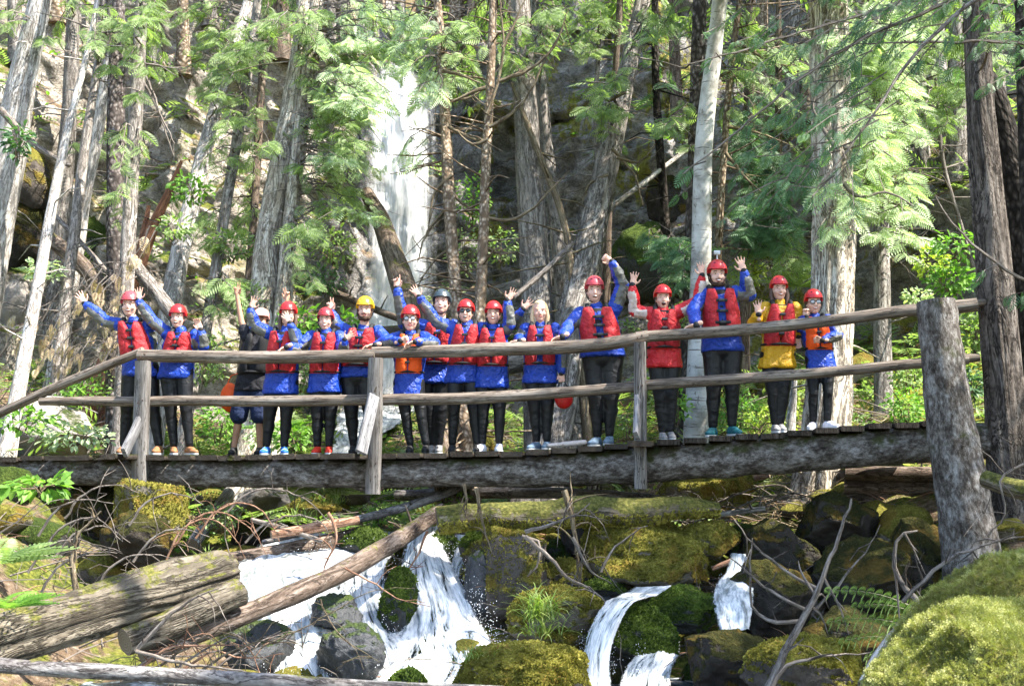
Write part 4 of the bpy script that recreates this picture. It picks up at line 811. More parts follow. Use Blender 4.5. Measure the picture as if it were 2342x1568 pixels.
class Crown:
    def __init__(s, seed): s.mb = MB(); s.r = np.random.default_rng(seed); s.O = []; s.X = []; s.Y = []; s.S = []
    def bough(s, a, b, sag=.25, size=.34, dens=1., bare=.25, r0=.018):
        a = np.asarray(a, float); b = np.asarray(b, float); L = np.linalg.norm(b-a); n = max(4, int(L/.16)); t = np.linspace(0, 1, n)[:, None]
        mid = np.array([0, 0, 1.0])*L*sag*.5
        q = a*(1-t)+b*t+mid*np.sin(t*np.pi*.9)-np.array([0, 0, 1])*L*sag*.35*t**2+.03*s.r.normal(size=(n, 3))
        tube(s.mb, q, np.linspace(r0, .003, n), 3, 1, cap=False)
        for _ in range(3 if L > .7 else 0):
            k0 = s.r.integers(0, n-1); e = q[k0]+s.r.normal(size=3)*np.array([.35, .25, .22])+np.array([0, 0, -.12]); mm = (q[k0]+e)/2+s.r.normal(size=3)*.05; tube(s.mb, [q[k0], mm, e], [.007, .005, .0015], 3, 1, cap=False)
        d = nrm(b-a); side = nrm(np.cross(d, [0, 0, 1.])); m = int(L*(1-bare)/.075*dens)
        if m < 1: return
        tt = bare+(1-bare)*np.sqrt(s.r.uniform(.02, 1, m)); k = np.clip((tt*(n-1)).astype(int), 0, n-2); f = tt*(n-1)-k
        o = q[k]*(1-f)[:, None]+q[k+1]*f[:, None]; sg = np.where(s.r.random(m) < .5, -1, 1)
        x = d[None]*s.r.uniform(.25, .9, m)[:, None]+side[None]*(sg*s.r.uniform(.3, 1, m))[:, None]+np.array([0, 0, -1])*s.r.uniform(.05, .75, m)[:, None]
        y = np.cross(np.broadcast_to([0, -.55, .8], (m, 3))+.45*s.r.normal(size=(m, 3)), x)
        s.O.append(o); s.X.append(x); s.Y.append(y); s.S.append(size*s.r.uniform(.55, 1.25, m)*(1.15-.5*tt))
    def finish(s, name, leafmat, parent, tmpl=None, twig='dead'):
        if s.O: place(s.mb, tmpl or FT, np.concatenate(s.O), np.concatenate(s.X), np.concatenate(s.Y), np.concatenate(s.S), 0)
        if s.mb.n == 0: return None
        return s.mb.build(name, [G[leafmat], G[twig]], parent, smooth=False)
CROWNS = {}
def crown_of(key):
    if key not in CROWNS: CROWNS[key] = Crown(700+len(CROWNS)*13)
    return CROWNS[key]
def trunk_at(tr, z):
    q = tr['q']; i = int(np.argmin(np.abs(q[:, 2]-z))); return q[i]
def clump(key, cx, cy, rx, ry, n, D=None, size=.34, dens=1., spread=1.1, rise=.5):
    """n boughs of tree `key` reaching to points in an ellipse of the photo"""
    tr = T[key]; c = crown_of(key); D = tr['D'] if D is None else D; r = c.r
    for _ in range(n):
        a = r.uniform(0, 2*np.pi); k = math.sqrt(r.random()); tgt = P(cx+rx*k*math.cos(a), cy+ry*k*math.sin(a), D+r.normal()*spread*.6)
        o = trunk_at(tr, tgt[2]+r.uniform(.1, 1)*rise); L = np.linalg.norm(tgt-o)
        if L > 3.2: o = tgt+(o-tgt)*3.2/L*r.uniform(.6, 1)
        c.bough(o, tgt, sag=r.uniform(.1, .4), size=size, dens=dens, bare=.2)
CL = [
 ('L2', 130, 40, 90, 60, 12, None), ('L1', 30, 30, 60, 50, 8, None), ('L4', 240, 60, 60, 60, 10, None), ('L7', 330, 40, 60, 60, 12, None), ('L7', 300, 190, 50, 60, 8, None), ('L7', 290, 330, 50, 70, 8, None), ('L7', 285, 480, 50, 60, 8, None), ('L2', 200, 330, 50, 70, 6, None),
 ('L6', 260, 120, 60, 60, 7, None), ('L7', 375, 120, 60, 60, 10, 20), ('L9', 430, 60, 80, 60, 16, 21.5), ('L9', 490, 150, 70, 70, 14, 21), ('L9', 420, 200, 60, 60, 8, 21.5), ('L10', 545, 90, 60, 90, 18, None), ('L10', 520, 250, 60, 60, 12, None), ('L10', 500, 380, 60, 60, 10, None),
 ('L11', 590, 100, 50, 90, 14, None), ('L11', 590, 300, 50, 100, 14, None), ('L11', 560, 470, 50, 80, 10, None), ('L11', 590, 600, 50, 60, 8, None), ('L10', 460, 560, 60, 60, 8, None), ('L9', 430, 480, 50, 60, 6, None),
 ('L12', 640, 60, 60, 60, 12, None), ('L12', 740, 90, 70, 70, 18, 18.5), ('L13', 700, 240, 50, 60, 8, 18.5), ('L12', 630, 330, 40, 60, 5, 18.8), ('L13', 750, 200, 60, 60, 14, 18.5), ('L13', 790, 300, 70, 80, 22, 18), ('L13', 750, 420, 60, 70, 14, 17.8), ('L13', 800, 470, 50, 60, 10, 18), ('L13', 700, 560, 50, 50, 8, 17), ('L13', 730, 620, 40, 30, 4, 17),
 ('L12', 620, 620, 50, 40, 4, 17.4), ('L10', 500, 680, 60, 40, 7, 17.5),
 ('C2', 1060, 110, 60, 80, 12, None), ('C3', 1090, 60, 50, 60, 10, 18), ('C2', 1075, 220, 40, 50, 7, 19), ('C3', 1170, 90, 50, 50, 10, 18), ('C4', 1160, 150, 50, 40, 8, None), ('C4', 1230, 60, 60, 50, 10, None), ('C5', 1290, 60, 60, 60, 14, None), ('C5', 1250, 130, 60, 40, 8, None), ('C8', 1340, 90, 60, 50, 12, 21), ('C8', 1380, 30, 60, 40, 10, 21), ('C7', 1500, 60, 60, 60, 12, 19), ('C7', 1430, 120, 50, 40, 8, 19), ('C7', 1398, 230, 40, 70, 10, 18), ('C7', 1350, 255, 30, 30, 5, 18.5), ('C9', 1430, 330, 50, 60, 6, None),
 ('R1', 1500, 200, 50, 60, 8, None), ('R1', 1470, 60, 60, 50, 8, None), ('R3', 1550, 60, 45, 60, 9, None), ('R3', 1540, 310, 55, 40, 8, 17), ('R3', 1560, 230, 35, 50, 5, 17.4), ('R1', 1545, 610, 60, 50, 10, 17), ('R1', 1500, 560, 50, 40, 5, 17.5),
 ('R4', 1720, 80, 70, 70, 14, None), ('R13', 1760, 200, 70, 80, 16, None), ('R4', 1690, 240, 50, 70, 8, None), ('R13', 1730, 340, 70, 80, 20, 18.5), ('R13', 1790, 420, 70, 70, 18, 18), ('R13', 1720, 500, 70, 60, 18, 17.5), ('R13', 1790, 540, 60, 60, 14, 17.5), ('R11', 1700, 580, 50, 50, 8, 17), ('R11', 1820, 600, 50, 40, 8, 17), ('R11', 1830, 330, 60, 60, 10, None),
 ('B22', 1840, 150, 60, 90, 12, 17), ('B24', 2060, 120, 90, 100, 22, 18), ('B25', 2150, 60, 80, 70, 16, 18), ('B26', 2200, 150, 60, 80, 12, 18), ('B27', 2170, 260, 70, 70, 12, 18), ('B27', 2290, 100, 60, 100, 8, 17),
 ('R7', 2180, 60, 50, 60, 6, 13), ('R7', 2310, 60, 40, 60, 5, 12),
]
CLP = [('L13', 840, 120, 90, 70, 32, 18), ('L13', 900, 60, 90, 50, 20, 19), ('L13', 850, 230, 80, 60, 24, 17.6), ('C2', 950, 130, 60, 60, 16, 17.5), ('C2', 960, 220, 50, 50, 14, 17), ('C2', 935, 330, 40, 60, 5, 17), ('L13', 820, 370, 60, 60, 12, 17.4), ('L13', 850, 450, 50, 50, 6, 17.4), ('C2', 940, 60, 50, 50, 10, 18),
 ('R6', 1960, 200, 60, 70, 20, 16.4), ('R6', 2050, 200, 60, 80, 24, 16.4), ('R6', 2080, 290, 60, 60, 16, 16.4), ('R6', 1980, 320, 60, 70, 22, 15.4), ('R6', 2040, 400, 60, 60, 12, 16), ('R6', 1950, 450, 50, 50, 14, 15), ('R6', 2060, 460, 60, 50, 8, 16), ('R5', 1930, 520, 50, 50, 12, 14.4), ('R5', 1880, 430, 40, 40, 5, 14.4), ('R6', 2080, 90, 70, 60, 16, 16.5), ('R6', 1990, 70, 60, 60, 14, 16.5), ('R5', 1930, 100, 40, 60, 6, 14.6), ('R6', 2060, 540, 60, 40, 7, 16)]
for a in CL: clump(*a[:5], max(2, int(a[5]*.72)), a[6], size=.32, dens=.75)
for k, a in CROWNS.items():
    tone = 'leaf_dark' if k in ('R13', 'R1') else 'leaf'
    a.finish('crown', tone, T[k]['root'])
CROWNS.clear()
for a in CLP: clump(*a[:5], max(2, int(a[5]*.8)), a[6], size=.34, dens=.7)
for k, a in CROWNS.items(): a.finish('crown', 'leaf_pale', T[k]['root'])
CROWNS.clear()
# hanging boughs of a cedar just outside the top right, close to the camera
def poly(px, D, r, mi=1, seg=.12, mb=None, n=5):
    W = [P(a, b, D if np.isscalar(D) else D[i]) for i, (a, b) in enumerate(px)]; q, r2, _ = resample(W, np.linspace(r, r*.25, len(W)), seg)
    q = q+.005*np.random.default_rng(int(abs(px[0][0]))).normal(size=q.shape); tube(mb, q, r2, n, mi, cap=False); return q
near = empty('tree', (4.6, 7.0, gz(4.6, 7.0)))
tag(near, 'cedar just out of frame whose dark blue green boughs hang over the top right', 'tree')
mb = MB(); tube(mb, [np.array([4.6, 7.0, z]) for z in np.linspace(-1.6, 11, 40)], np.linspace(.26, .1, 40), 18, 0, amp=.06, ridge=.1, seed=61); mb.build('trunk', G['cedar'], near)
c = Crown(999)
for px, D in [([(2520, -160), (2130, 20), (1930, 110), (1790, 210), (1650, 330), (1560, 400)], 8.2), ([(2560, -100), (2190, 30), (2060, 170), (1950, 330), (1870, 430)], 7.6), ([(2520, 120), (2250, 95), (2100, 95), (1960, 100)], 8.6), ([(2560, -260), (2080, 0), (1880, 60), (1640, 130), (1560, 150)], 8.8), ([(2560, 640), (2342, 640), (2230, 560), (2170, 500), (2140, 450)], 9.0)]:
    q = poly(px, D, .017, 1, .1, c.mb); m = len(q)
    for i in range(int(m*.25), m-1):
        if c.r.random() < .2:
            d = nrm(q[i+1]-q[i]); sd = nrm([c.r.normal()*.4, c.r.normal()*.6, -1]); e = q[i]+(d*.5+sd*.6)*c.r.uniform(.2, .5); c.bough(q[i], e, sag=.1, size=.15, dens=1.3, bare=.1, r0=.006)
for a, b, n in [(2000, 60, 9), (1900, 110, 7), (1850, 330, 8), (1830, 250, 5), (1780, 300, 6), (1760, 400, 7), (1700, 470, 5), (2250, 120, 6), (2100, 20, 8), (2290, 30, 6), (1680, 100, 4)]:
    for _ in range(n):
        t = P(a+c.r.normal()*40, b+c.r.normal()*35, 8.2+c.r.normal()*.3); c.bough(t+np.array([.45, .1, .28]), t, sag=.2, size=.15, dens=1.3, bare=.1, r0=.006)
c.finish('crown', 'leaf_dark', near)
# curved bare limbs of the speckled trunks
for key, limbs in {'C3': [[(1118, 290), (1165, 262), (1215, 205), (1240, 150), (1290, 60)], [(1112, 262), (1135, 200), (1150, 120), (1148, 50), (1142, -20)], [(1108, 497), (1160, 503), (1215, 480), (1262, 430), (1300, 395)], [(1136, 186), (1200, 165), (1265, 110), (1300, 20)], [(1148, 110), (1172, 60), (1205, -10)], [(1112, 320), (1080, 330), (1045, 300)], [(1110, 200), (1060, 220), (1030, 235)], [(1104, 560), (1140, 580), (1180, 575)]],
                  'C2': [[(1026, 290), (1055, 305), (1095, 320), (1120, 318)], [(1035, 400), (1000, 430), (985, 480), (978, 540)], [(1030, 470), (1000, 500), (970, 545), (955, 600)], [(1036, 440), (1060, 470), (1090, 478)], [(1014, 160), (1060, 175), (1100, 190)], [(1018, 230), (1060, 228), (1105, 205)], [(1040, 560), (1000, 590), (960, 640)], [(1042, 600), (1085, 640), (1110, 700)]],
                  'R4': [[(1690, 100), (1740, 130), (1790, 150)], [(1680, 160), (1640, 175), (1600, 180)], [(1665, 290), (1720, 300), (1800, 330)], [(1660, 350), (1700, 400), (1740, 440)]],
                  'L6': [[(290, 110), (340, 190), (375, 290), (400, 370)], [(248, 20), (250, 90), (225, 150)], [(322, 170), (360, 250), (400, 330)]],
                  'R5': [[(1905, 330), (1880, 290), (1860, 250), (1870, 200)], [(1930, 420), (1960, 450), (2030, 440), (2090, 470)], [(1930, 340), (1985, 330), (2040, 360)]],
                  'C7': [[(1430, 210), (1390, 230), (1370, 215), (1350, 200)], [(1390, 400), (1350, 420), (1330, 470)], [(1410, 360), (1460, 370), (1500, 330)], [(1400, 340), (1450, 400), (1470, 470)]]}.items():
    tr = T[key]
    for px in limbs:
        mb = MB(); rr_ = np.random.default_rng(len(px)*7+int(px[0][1])); q = poly(px, tr['D']-.25, .030, 0, .09, mb, 6)
        for i in range(2, len(q)-1, 2):
            d = nrm(rr_.normal(size=3)*np.array([1, .6, 1])); L = rr_.uniform(.1, .45); tube(mb, [q[i], q[i]+d*L*.6, q[i]+d*L+np.array([0, 0, .06])], [.009, .006, .002], 3, 0, cap=False)
        mb.build('limb', G['dead' if key in ('L6', 'R5') else 'twig'], tr['root'])
# crowns above the frame and cedars round the camera, unseen, added to shade the ravine
def high_crown(tr, z0, z1, n, seed, R0=2.6, size=.8, mat='leaf', arc=None):
    c = Crown(seed)
    for _ in range(n):
        z = c.r.uniform(z0, z1); o = trunk_at(tr, z); a = c.r.uniform(0, 2*np.pi) if arc is None else rad(c.r.uniform(*arc)); L = R0*c.r.uniform(.5, 1.1)*(1.05-.5*(z-z0)/(z1-z0+1e-6))
        c.bough(o, o+np.array([math.cos(a)*L, math.sin(a)*L, -.25*L]), sag=.25, size=size, dens=.55, bare=.15)
    c.finish('crown', mat, tr['root'], FTC)
hs = 0
for key, z0, n in [('L9', 10, 8), ('L12', 8.5, 8), ('C4', 8.6, 8), ('C7', 8.6, 10), ('R2', 6.6, 10), ('R3', 7.2, 8), ('R5', 6.9, 12), ('R6', 8.2, 8), ('R7', 6.4, 9)]:
    hs += 1; tr = T[key]; high_crown(tr, z0, tr['q'][0][2], n, 1200+hs)
for key, z0, z1, n, R0 in [('R2', 6.2, 8, 10, 3.8)]:  # forward boughs over the bridge, added to shade the people
    hs += 1; high_crown(T[key], z0, z1, n, 1300+hs, R0, arc=(-150, -30))
for k, (x, y, z0, n, lb) in enumerate([(8.5, 4.5, 4.5, 40, 'added shade cedar out of frame to the right beside the camera'), (8.8, 8.8, 4.6, 34, 'added shade cedar out of frame right of the bridge end'), (3.5, -2.5, 5, 26, 'added shade cedar behind the camera to the right'), (11, 0, 5, 36, 'added shade cedar well behind the camera at the far right'), (-8.5, 8.5, 4.2, 26, 'added shade cedar out of frame left of the bridge')]):
    zb = gz(x, y)-.2; zs = np.linspace(14, zb, 60); q = np.stack([x+.2*np.sin(zs*.3), y+0*zs, zs], 1); root = empty('tree', q[-1]); tag(root, lb, 'tree')
    mb = MB(); tube(mb, q, np.linspace(.1, .3, 60), 14, 0, amp=.06, ridge=.1, seed=90+k); mb.build('trunk', G['cedar'], root); high_crown(dict(q=q, root=root), z0, 13.5, n, 1400+k, 3.2, .9)

# ------------------------------------------------------------ undergrowth
def shrub(px, py, wpx, hpx, D, n, size, mat, label, seed, tmpl=None, name='shrub', cat='shrub', group=None, ground=True, stems=7):
    r = np.random.default_rng(seed); D = hit(px, py+hpx*.5)[1] if D is None else D; k = MPP(D); c = P(px, py, D); mb = MB(); base = P(px, py+hpx*.5, D)
    for _ in range(stems):
        e = c+np.array([r.normal()*wpx*k*.25, r.normal()*wpx*k*.2, r.uniform(-.2, .5)*hpx*k]); tube(mb, [base+r.normal(size=3)*.03, (base+e)/2+r.normal(size=3)*.04, e], [.008, .006, .003], 4, 1, cap=False)
    u = r.normal(size=(n, 3)); u /= np.linalg.norm(u, axis=1)[:, None]; rr = r.uniform(.2, 1, n)**.6
    O = c+u*rr[:, None]*np.array([wpx*k*.5, wpx*k*.4, hpx*k*.5]); X = u*np.array([1, 1, .5])+r.normal(size=(n, 3))*.5+np.array([0, -.3, -.15]); Y = np.cross(np.array([0, -.6, 1.])+r.normal(size=(n, 3))*.4, X)
    place(mb, tmpl or LEAF, O, X, Y, size*r.uniform(.6, 1.3, n), 0); o = mb.build(name, [G[mat], G['twig']], smooth=False); rebase(o, base); tag(o, label, cat, group); return o
SH = [
 (440, 430, 110, 70, 18.5, 150, .11, 'leaf_broad', 'light green broadleaf branch in front of the pale leaning trunk'),
 (400, 520, 90, 60, 18, 120, .10, 'leaf', 'broadleaf shrub behind the two women at the left'),
 (530, 560, 120, 80, 18.5, 260, .09, 'leaf', 'leafy shrub above the man with the raised arm in the black shirt'),
 (560, 680, 110, 80, 17.5, 260, .08, 'leaf', 'leafy shrub behind the man in the black shirt'),
 (470, 820, 120, 130, 16.8, 420, .07, 'leaf', 'green bush between the laughing woman and the man in shorts'),
 (500, 960, 110, 110, 16, 380, .07, 'leaf_broad', 'sunlit low bush left of the bare legs'),
 (690, 730, 110, 60, 16.6, 120, .13, 'leaf_broad', 'large leaved shrub behind the bunny ear fingers'),
 (790, 745, 80, 60, 16.8, 90, .12, 'leaf_broad', 'large leaved shrub left of the yellow helmet'),
 (680, 850, 90, 130, 17, 200, .10, 'leaf', 'shrub seen between two people in black leggings'),
 (670, 1000, 90, 70, 15.2, 130, .09, 'leaf_broad', 'bright low plants behind the red shoes'),
 (600, 1000, 80, 60, 15.2, 130, .08, 'leaf_pale', 'pale low plants behind the blue shoes'),
 (180, 900, 170, 60, 16.5, 240, .08, 'leaf_broad', 'bright leafy clump between the left rails'),
 (60, 960, 150, 60, 14.2, 160, .09, 'leaf_broad', 'pale green plant in front of the broad pale boulder'),
 (170, 995, 200, 60, 14.3, 220, .08, 'leaf_pale', 'blurred light green plant below the left rail'),
 (230, 870, 100, 50, 17.5, 160, .07, 'leaf', 'dark green low bush beneath the left rail'),
 (40, 320, 60, 90, 17.0, 90, .12, 'leaf_dark', 'dark green sprig on the upper left mossy bank'),
 (100, 620, 90, 60, 17.2, 120, .1, 'leaf_pale', 'pale sunlit leaves beside the slender white tree'),
 (1080, 450, 90, 130, 23, 320, .09, 'leaf_broad', 'bright green plants hanging on the dark wet cliff'),
 (1070, 570, 110, 120, 22.5, 260, .09, 'leaf', 'leafy plants in the dark hollow beside the fall'),
 (1150, 560, 80, 90, 22, 160, .09, 'leaf', 'ferny plants below the dark hollow'),
 (760, 560, 110, 90, 19.5, 240, .09, 'leaf', 'green bush left of the foot of the waterfall'),
 (740, 640, 110, 70, 19, 200, .09, 'leaf_dark', 'dark bush above the sloping fallen pole'),
 (1480, 880, 90, 90, 16.5, 220, .07, 'leaf', 'bush behind the legs of the screaming woman'),
 (1545, 930, 70, 80, 16, 180, .07, 'leaf_broad', 'bright plant between the screaming woman and the birch'),
 (1690, 940, 110, 100, 16, 320, .07, 'leaf_broad', 'sunlit green plants between the bearded man and the yellow jacket'),
 (1810, 940, 80, 90, 16.3, 200, .07, 'leaf_yellow', 'yellow green plants right of the woman in the yellow jacket'),
 (1740, 960, 110, 60, 15.5, 200, .06, 'leaf_yellow', 'yellow low plants just above the planks'),
 (1660, 870, 80, 60, 17, 160, .07, 'leaf', 'shrub between the rails behind the bearded man'),
 (1700, 620, 110, 60, 19, 240, .08, 'leaf_yellow', 'autumn tinted shrub above the bearded man'),
 (2190, 560, 130, 70, 14.5, 150, .10, 'leaf_broad', 'bright green leaves left of the large grey cedar'),
 (2170, 640, 110, 80, 14.5, 230, .09, 'leaf_broad', 'sunlit leafy bush behind the top of the log post'),
 (2130, 600, 90, 60, 15.5, 160, .08, 'leaf_yellow', 'lime coloured sprigs above the log post'),
 (2070, 930, 100, 90, 15, 320, .06, 'leaf_broad', 'green plants right of the grey cedar between the rails'),
 (2080, 860, 90, 70, 15.5, 220, .07, 'leaf', 'leafy sprigs just left of the log post'),
 (2230, 760, 70, 110, 13.6, 240, .08, 'leaf', 'green leaves between the log post and the large cedar'),
 (2220, 880, 60, 80, 13.8, 160, .08, 'leaf_dark', 'shaded leaves low between the log post and the large cedar'),
 (2330, 620, 60, 160, 13.8, 260, .08, 'leaf', 'foliage at the right edge beyond the large cedar'),
 (1950, 970, 80, 50, 15.2, 160, .06, 'leaf', 'small shrub beside the split cedar above the planks'),
 (90, 1110, 170, 40, 11.0, 60, .13, 'leaf_broad', 'blurred bright leaves hanging below the left bridge end'),
 (740, 1110, 110, 40, 14.4, 60, .12, 'leaf_pale', 'light fern on the bank beneath the middle of the bridge'),
 (500, 1180, 110, 60, 13.6, 220, .05, 'leaf', 'low grassy plants among the arched dead branches'),
 (1040, 1140, 70, 60, 14, 140, .05, 'leaf_broad', 'small green plants behind the dark end of the mossy log'),
 (870, 1180, 90, 60, 13.6, 160, .05, 'leaf_broad', 'small plants beside the long diagonal brown log'),
 (1430, 760, 80, 60, 18, 120, .08, 'leaf', 'small shrub right of the big man'),
 (1560, 720, 60, 60, 17, 130, .08, 'leaf', 'small shrub left of the birch behind the red sleeve'),
 (2100, 680, 70, 50, 17, 120, .08, 'leaf_pale', 'pale shrub left of the log post top'),
 (1140, 900, 60, 60, 16.8, 90, .08, 'leaf_yellow', 'yellow shrub behind the group right of centre'),
 (1440, 970, 70, 50, 15.8, 120, .06, 'leaf', 'low shrub left of the right rail post'),
]
for k, a in enumerate(SH): shrub(*a, seed=3000+k)
def fern(px, py, D, L, n, mat, label, seed, up=.5):
    r = np.random.default_rng(seed); c = P(px, py, D); mb = MB(); a = r.uniform(0, 2*np.pi, n)
    X = np.stack([np.cos(a), np.sin(a)*.8, np.full(n, up)+r.uniform(-.2, .3, n)], 1); Y = np.cross(np.array([0, 0, 1.]), X)
    place(mb, FERN, np.repeat(c[None], n, 0), X, Y, L*r.uniform(.7, 1.2, n)); o = mb.build('fern', G[mat], smooth=False); rebase(o, c); tag(o, label, 'fern')
fern(745, 1130, 14.3, .45, 12, 'leaf_pale', 'pale green fern on the bank below the middle of the bridge', 1)
fern(-10, 1290, 8.6, .45, 14, 'leaf', 'large blurred fern at the left edge under the bridge', 2)
fern(15, 1390, 8.4, .3, 10, 'leaf_broad', 'small light fern above the huge split log at the left', 3)
fern(640, 985, 15.4, .4, 10, 'leaf_broad', 'fern behind the blue running shoes', 4)
fern(1830, 655, 17.5, .6, 12, 'leaf', 'fern left of the child in glasses', 5)
fern(1560, 590, 17.3, .6, 10, 'leaf_dark', 'fern right of the raised fist', 6)
# the cedar sprig low at the right
root = empty('cedar_branch', P(2110, 1440, 8.6)); tag(root, 'flat green cedar frond reaching in over the dark boulders at the bottom right', 'branch')
c = Crown(555)
for (x0, y0, x1, y1) in [(2115, 1400, 1900, 1350), (2115, 1445, 1905, 1420), (2100, 1480, 1930, 1465), (2130, 1420, 1960, 1385), (2120, 1470, 1985, 1500)]:
    a = P(x0, y0, 8.8); b = P(x1, y1, 8.5); q = a+(b-a)*np.linspace(0, 1, 12)[:, None]+np.array([0, 0, .05])*np.sin(np.linspace(0, np.pi, 12))[:, None]; tube(c.mb, q, np.linspace(.006, .002, 12), 4, 1, cap=False)
    for i in range(1, 12):
        for s in (-1, 1):
            c.O.append(q[i][None]); c.X.append((nrm(b-a)*.7+np.array([0, -.3, -.25+s*.35]))[None]); c.Y.append(np.array([[.2, -.5, 1.]])); c.S.append(np.array([.17*(1-.04*i)]))
c.finish('leaves', 'leaf', root, FT)
# grass tuft on the wedge boulder
def tuft(px, py, D, L, n, label, seed):
    r = np.random.default_rng(seed); c = P(px, py, D); a = r.uniform(0, 2*np.pi, n); X = np.stack([np.cos(a)*.8, np.sin(a)*.6-.2, r.uniform(.3, 1.6, n)], 1); mb = MB()
    V, F = BLADE; place(mb, (V*np.array([1, 1, 1.8]), F), c+r.normal(size=(n, 3))*np.array([.07, .04, .015]), X, np.cross(np.array([0, 0, 1.]), X), L*r.uniform(.5, 1.2, n)); o = mb.build('grass_tuft', G['grass'], smooth=False); rebase(o, c); tag(o, label, 'grass')
tuft(1235, 1415, 10.7, .33, 130, 'long drooping grass tuft on the wedge shaped mossy boulder', 1)
tuft(1240, 1450, 10.6, .25, 70, 'straw coloured grass hanging under the long grass tuft', 2)
tuft(690, 1190, 12.9, .2, 70, 'short grass beside the split reddish slab', 3); tuft(470, 1290, 12.4, .2, 80, 'short grass at the end of the huge split log', 4); tuft(760, 1150, 13.9, .22, 80, 'grass tuft right of the pale green fern', 5); tuft(1090, 1510, 9.6, .16, 90, 'bright short grass beside the foot of the main cascade', 6)
# ground cover and litter that nobody could count
def scatter(name, n, xr, yr, tmpl, size, mat, seed, up=.6, smooth=False):
    r = np.random.default_rng(seed); ok = [];
    px = r.uniform(*xr, n); py = r.uniform(*yr, n)
    for a, b in zip(px, py):
        h = BVH.ray_cast(Vector((a, b, 60)), Vector((0, 0, -1)))
        if h[0] and vnoise(np.array([[a*.7, b*.7, seed*3.3]]), seed)[0] > -.25: ok.append(h[0][:])
    O = np.array(ok); m = len(O); X = r.normal(size=(m, 3))*np.array([1, 1, .3])+np.array([0, -.2, up*.3]); Y = np.cross(np.array([0, 0, 1.])+r.normal(size=(m, 3))*.3, X)
    O[:, 2] += r.uniform(0, up*.25, m); mb = MB(); place(mb, tmpl, O, X, Y, size*r.uniform(.5, 1.4, m)); o = mb.build(name, G[mat], smooth=smooth); tag(o, {'leaf_broad': 'low green leafy ground cover on the banks', 'leaf': 'darker green seedlings and ferns carpeting the slopes', 'leaf_yellow': 'yellow green moss and herb carpet on the right bank', 'dead': 'litter of bare dead twigs strewn over the ground', 'dead_red': 'strewn brown needles and bark chips', 'leaf_dry': 'pale dry litter on the sunlit bank under the right of the bridge'}[mat], 'ground cover', kind='stuff'); return o
scatter('ground_cover', 7000, (-10, 11), (14, 27), LEAF, .10, 'leaf_broad', 1)
scatter('ground_cover', 7500, (-12, 14), (15, 33), FTC, .42, 'leaf', 2, .9)
scatter('ground_cover', 5000, (1.5, 10), (14, 24), LEAF, .08, 'leaf_yellow', 3, .3)
TW = MB(); tube(TW, [(0, 0, 0), (.35, .04, .03), (.7, -.02, .05), (1, .03, .0)], [.010, .008, .006, .002], 4, 0, cap=False)
TWV = np.concatenate(TW.v); TWF = np.concatenate(TW.f)
scatter('twig_litter', 5200, (-9, 10), (10.5, 25), (TWV, TWF), .75, 'dead', 4, .35)
scatter('twig_litter', 2400, (-9, 10), (10.5, 25), (TWV, TWF), .45, 'dead_red', 5, .3)
scatter('dry_litter', 5200, (1.0, 5.2), (13.6, 19), (TWV, TWF), .30, 'leaf_dry', 6, .25)
# moss fuzz on the two foreground boulders
def fuzz(o, n, size, seed, mat='leaf_yellow', tm=None, upmin=-.1):
    r = np.random.default_rng(seed); me = o.data; V = np.array([v.co[:] for v in me.vertices])+np.array(o.location); N = np.array([v.normal[:] for v in me.vertices])
    F = np.array([p.vertices[:3] for p in me.polygons]); k = r.integers(0, len(F), n*3); k = k[(N[F[k]].mean(1)[:, 2] > upmin)][:n]; w_ = r.dirichlet((1, 1, 1), len(k))
    O = (V[F[k]]*w_[..., None]).sum(1); Nn = (N[F[k]]*w_[..., None]).sum(1); X = Nn+r.normal(size=Nn.shape)*.5+np.array([0, 0, .2]); Y = np.cross(X, r.normal(size=Nn.shape))
    mb = MB(); V_, F_ = tm or frond_template(4, .5, .16, .6, .2); place(mb, (V_, F_), O-Nn*.01, X, Y, size*r.uniform(.5, 1.3, len(k))); g = mb.build('moss', G[mat], o, smooth=False); g['kind'] = 'stuff'
G['fuzz'] = mat_leaf('moss_shoots', (.08, .09, .018), (.25, .255, .06), (.46, .45, .17), trans=.2, sc_=5)
fuzz(fg, 60000, .030, 1, 'fuzz', upmin=-.4); fuzz(fg2, 20000, .03, 2, 'fuzz')
G['fuzz_y'] = mat_leaf('yellow_moss_shoots', (.06, .056, .011), (.21, .185, .035), (.46, .40, .10), trans=.15, sc_=7, rough=.9, spec=.1)
G['fuzz_g'] = mat_leaf('green_moss_shoots', (.025, .045, .008), (.08, .12, .02), (.19, .25, .05), trans=.15, sc_=7, rough=.9, spec=.1)
TUF = (np.array([(0, -.2, 0), (0, .2, 0), (1, .12, 0), (1, -.12, 0), (-.2, 0, .1), (.2, .1, .8), (.1, -.15, .9)], float), None)
for k, (o, mt, w_, h_, D) in enumerate(RLIST):
    if D < 15.3 and ('yellow' in mt or 'green' in mt or 'half' in mt) and w_ > 70:
        n = int(w_*h_/(D/12.)**2*.13*(.6 if 'half' in mt else 1)); fuzz(o, int(n*1.2), .024, 300+k, 'fuzz_g' if 'green' in mt else 'fuzz_y', (np.array([(0, -.25, 0), (0, .25, 0), (1, .2, 0), (1, -.2, 0), (.1, 0, -.3), (.1, 0, .3), (.9, .1, .25), (.9, 0, -.25)], float), np.array([(0, 1, 2, 3), (4, 5, 6, 7)])), .15 if 'half' in mt else -.05)
fuzz(MLOG, 9000, .035, 777, 'fuzz_y', (np.array([(0, -.25, 0), (0, .25, 0), (1, .2, 0), (1, -.2, 0), (.1, 0, -.3), (.1, 0, .3), (.9, .1, .25), (.9, 0, -.25)], float), np.array([(0, 1, 2, 3), (4, 5, 6, 7)])), .2)
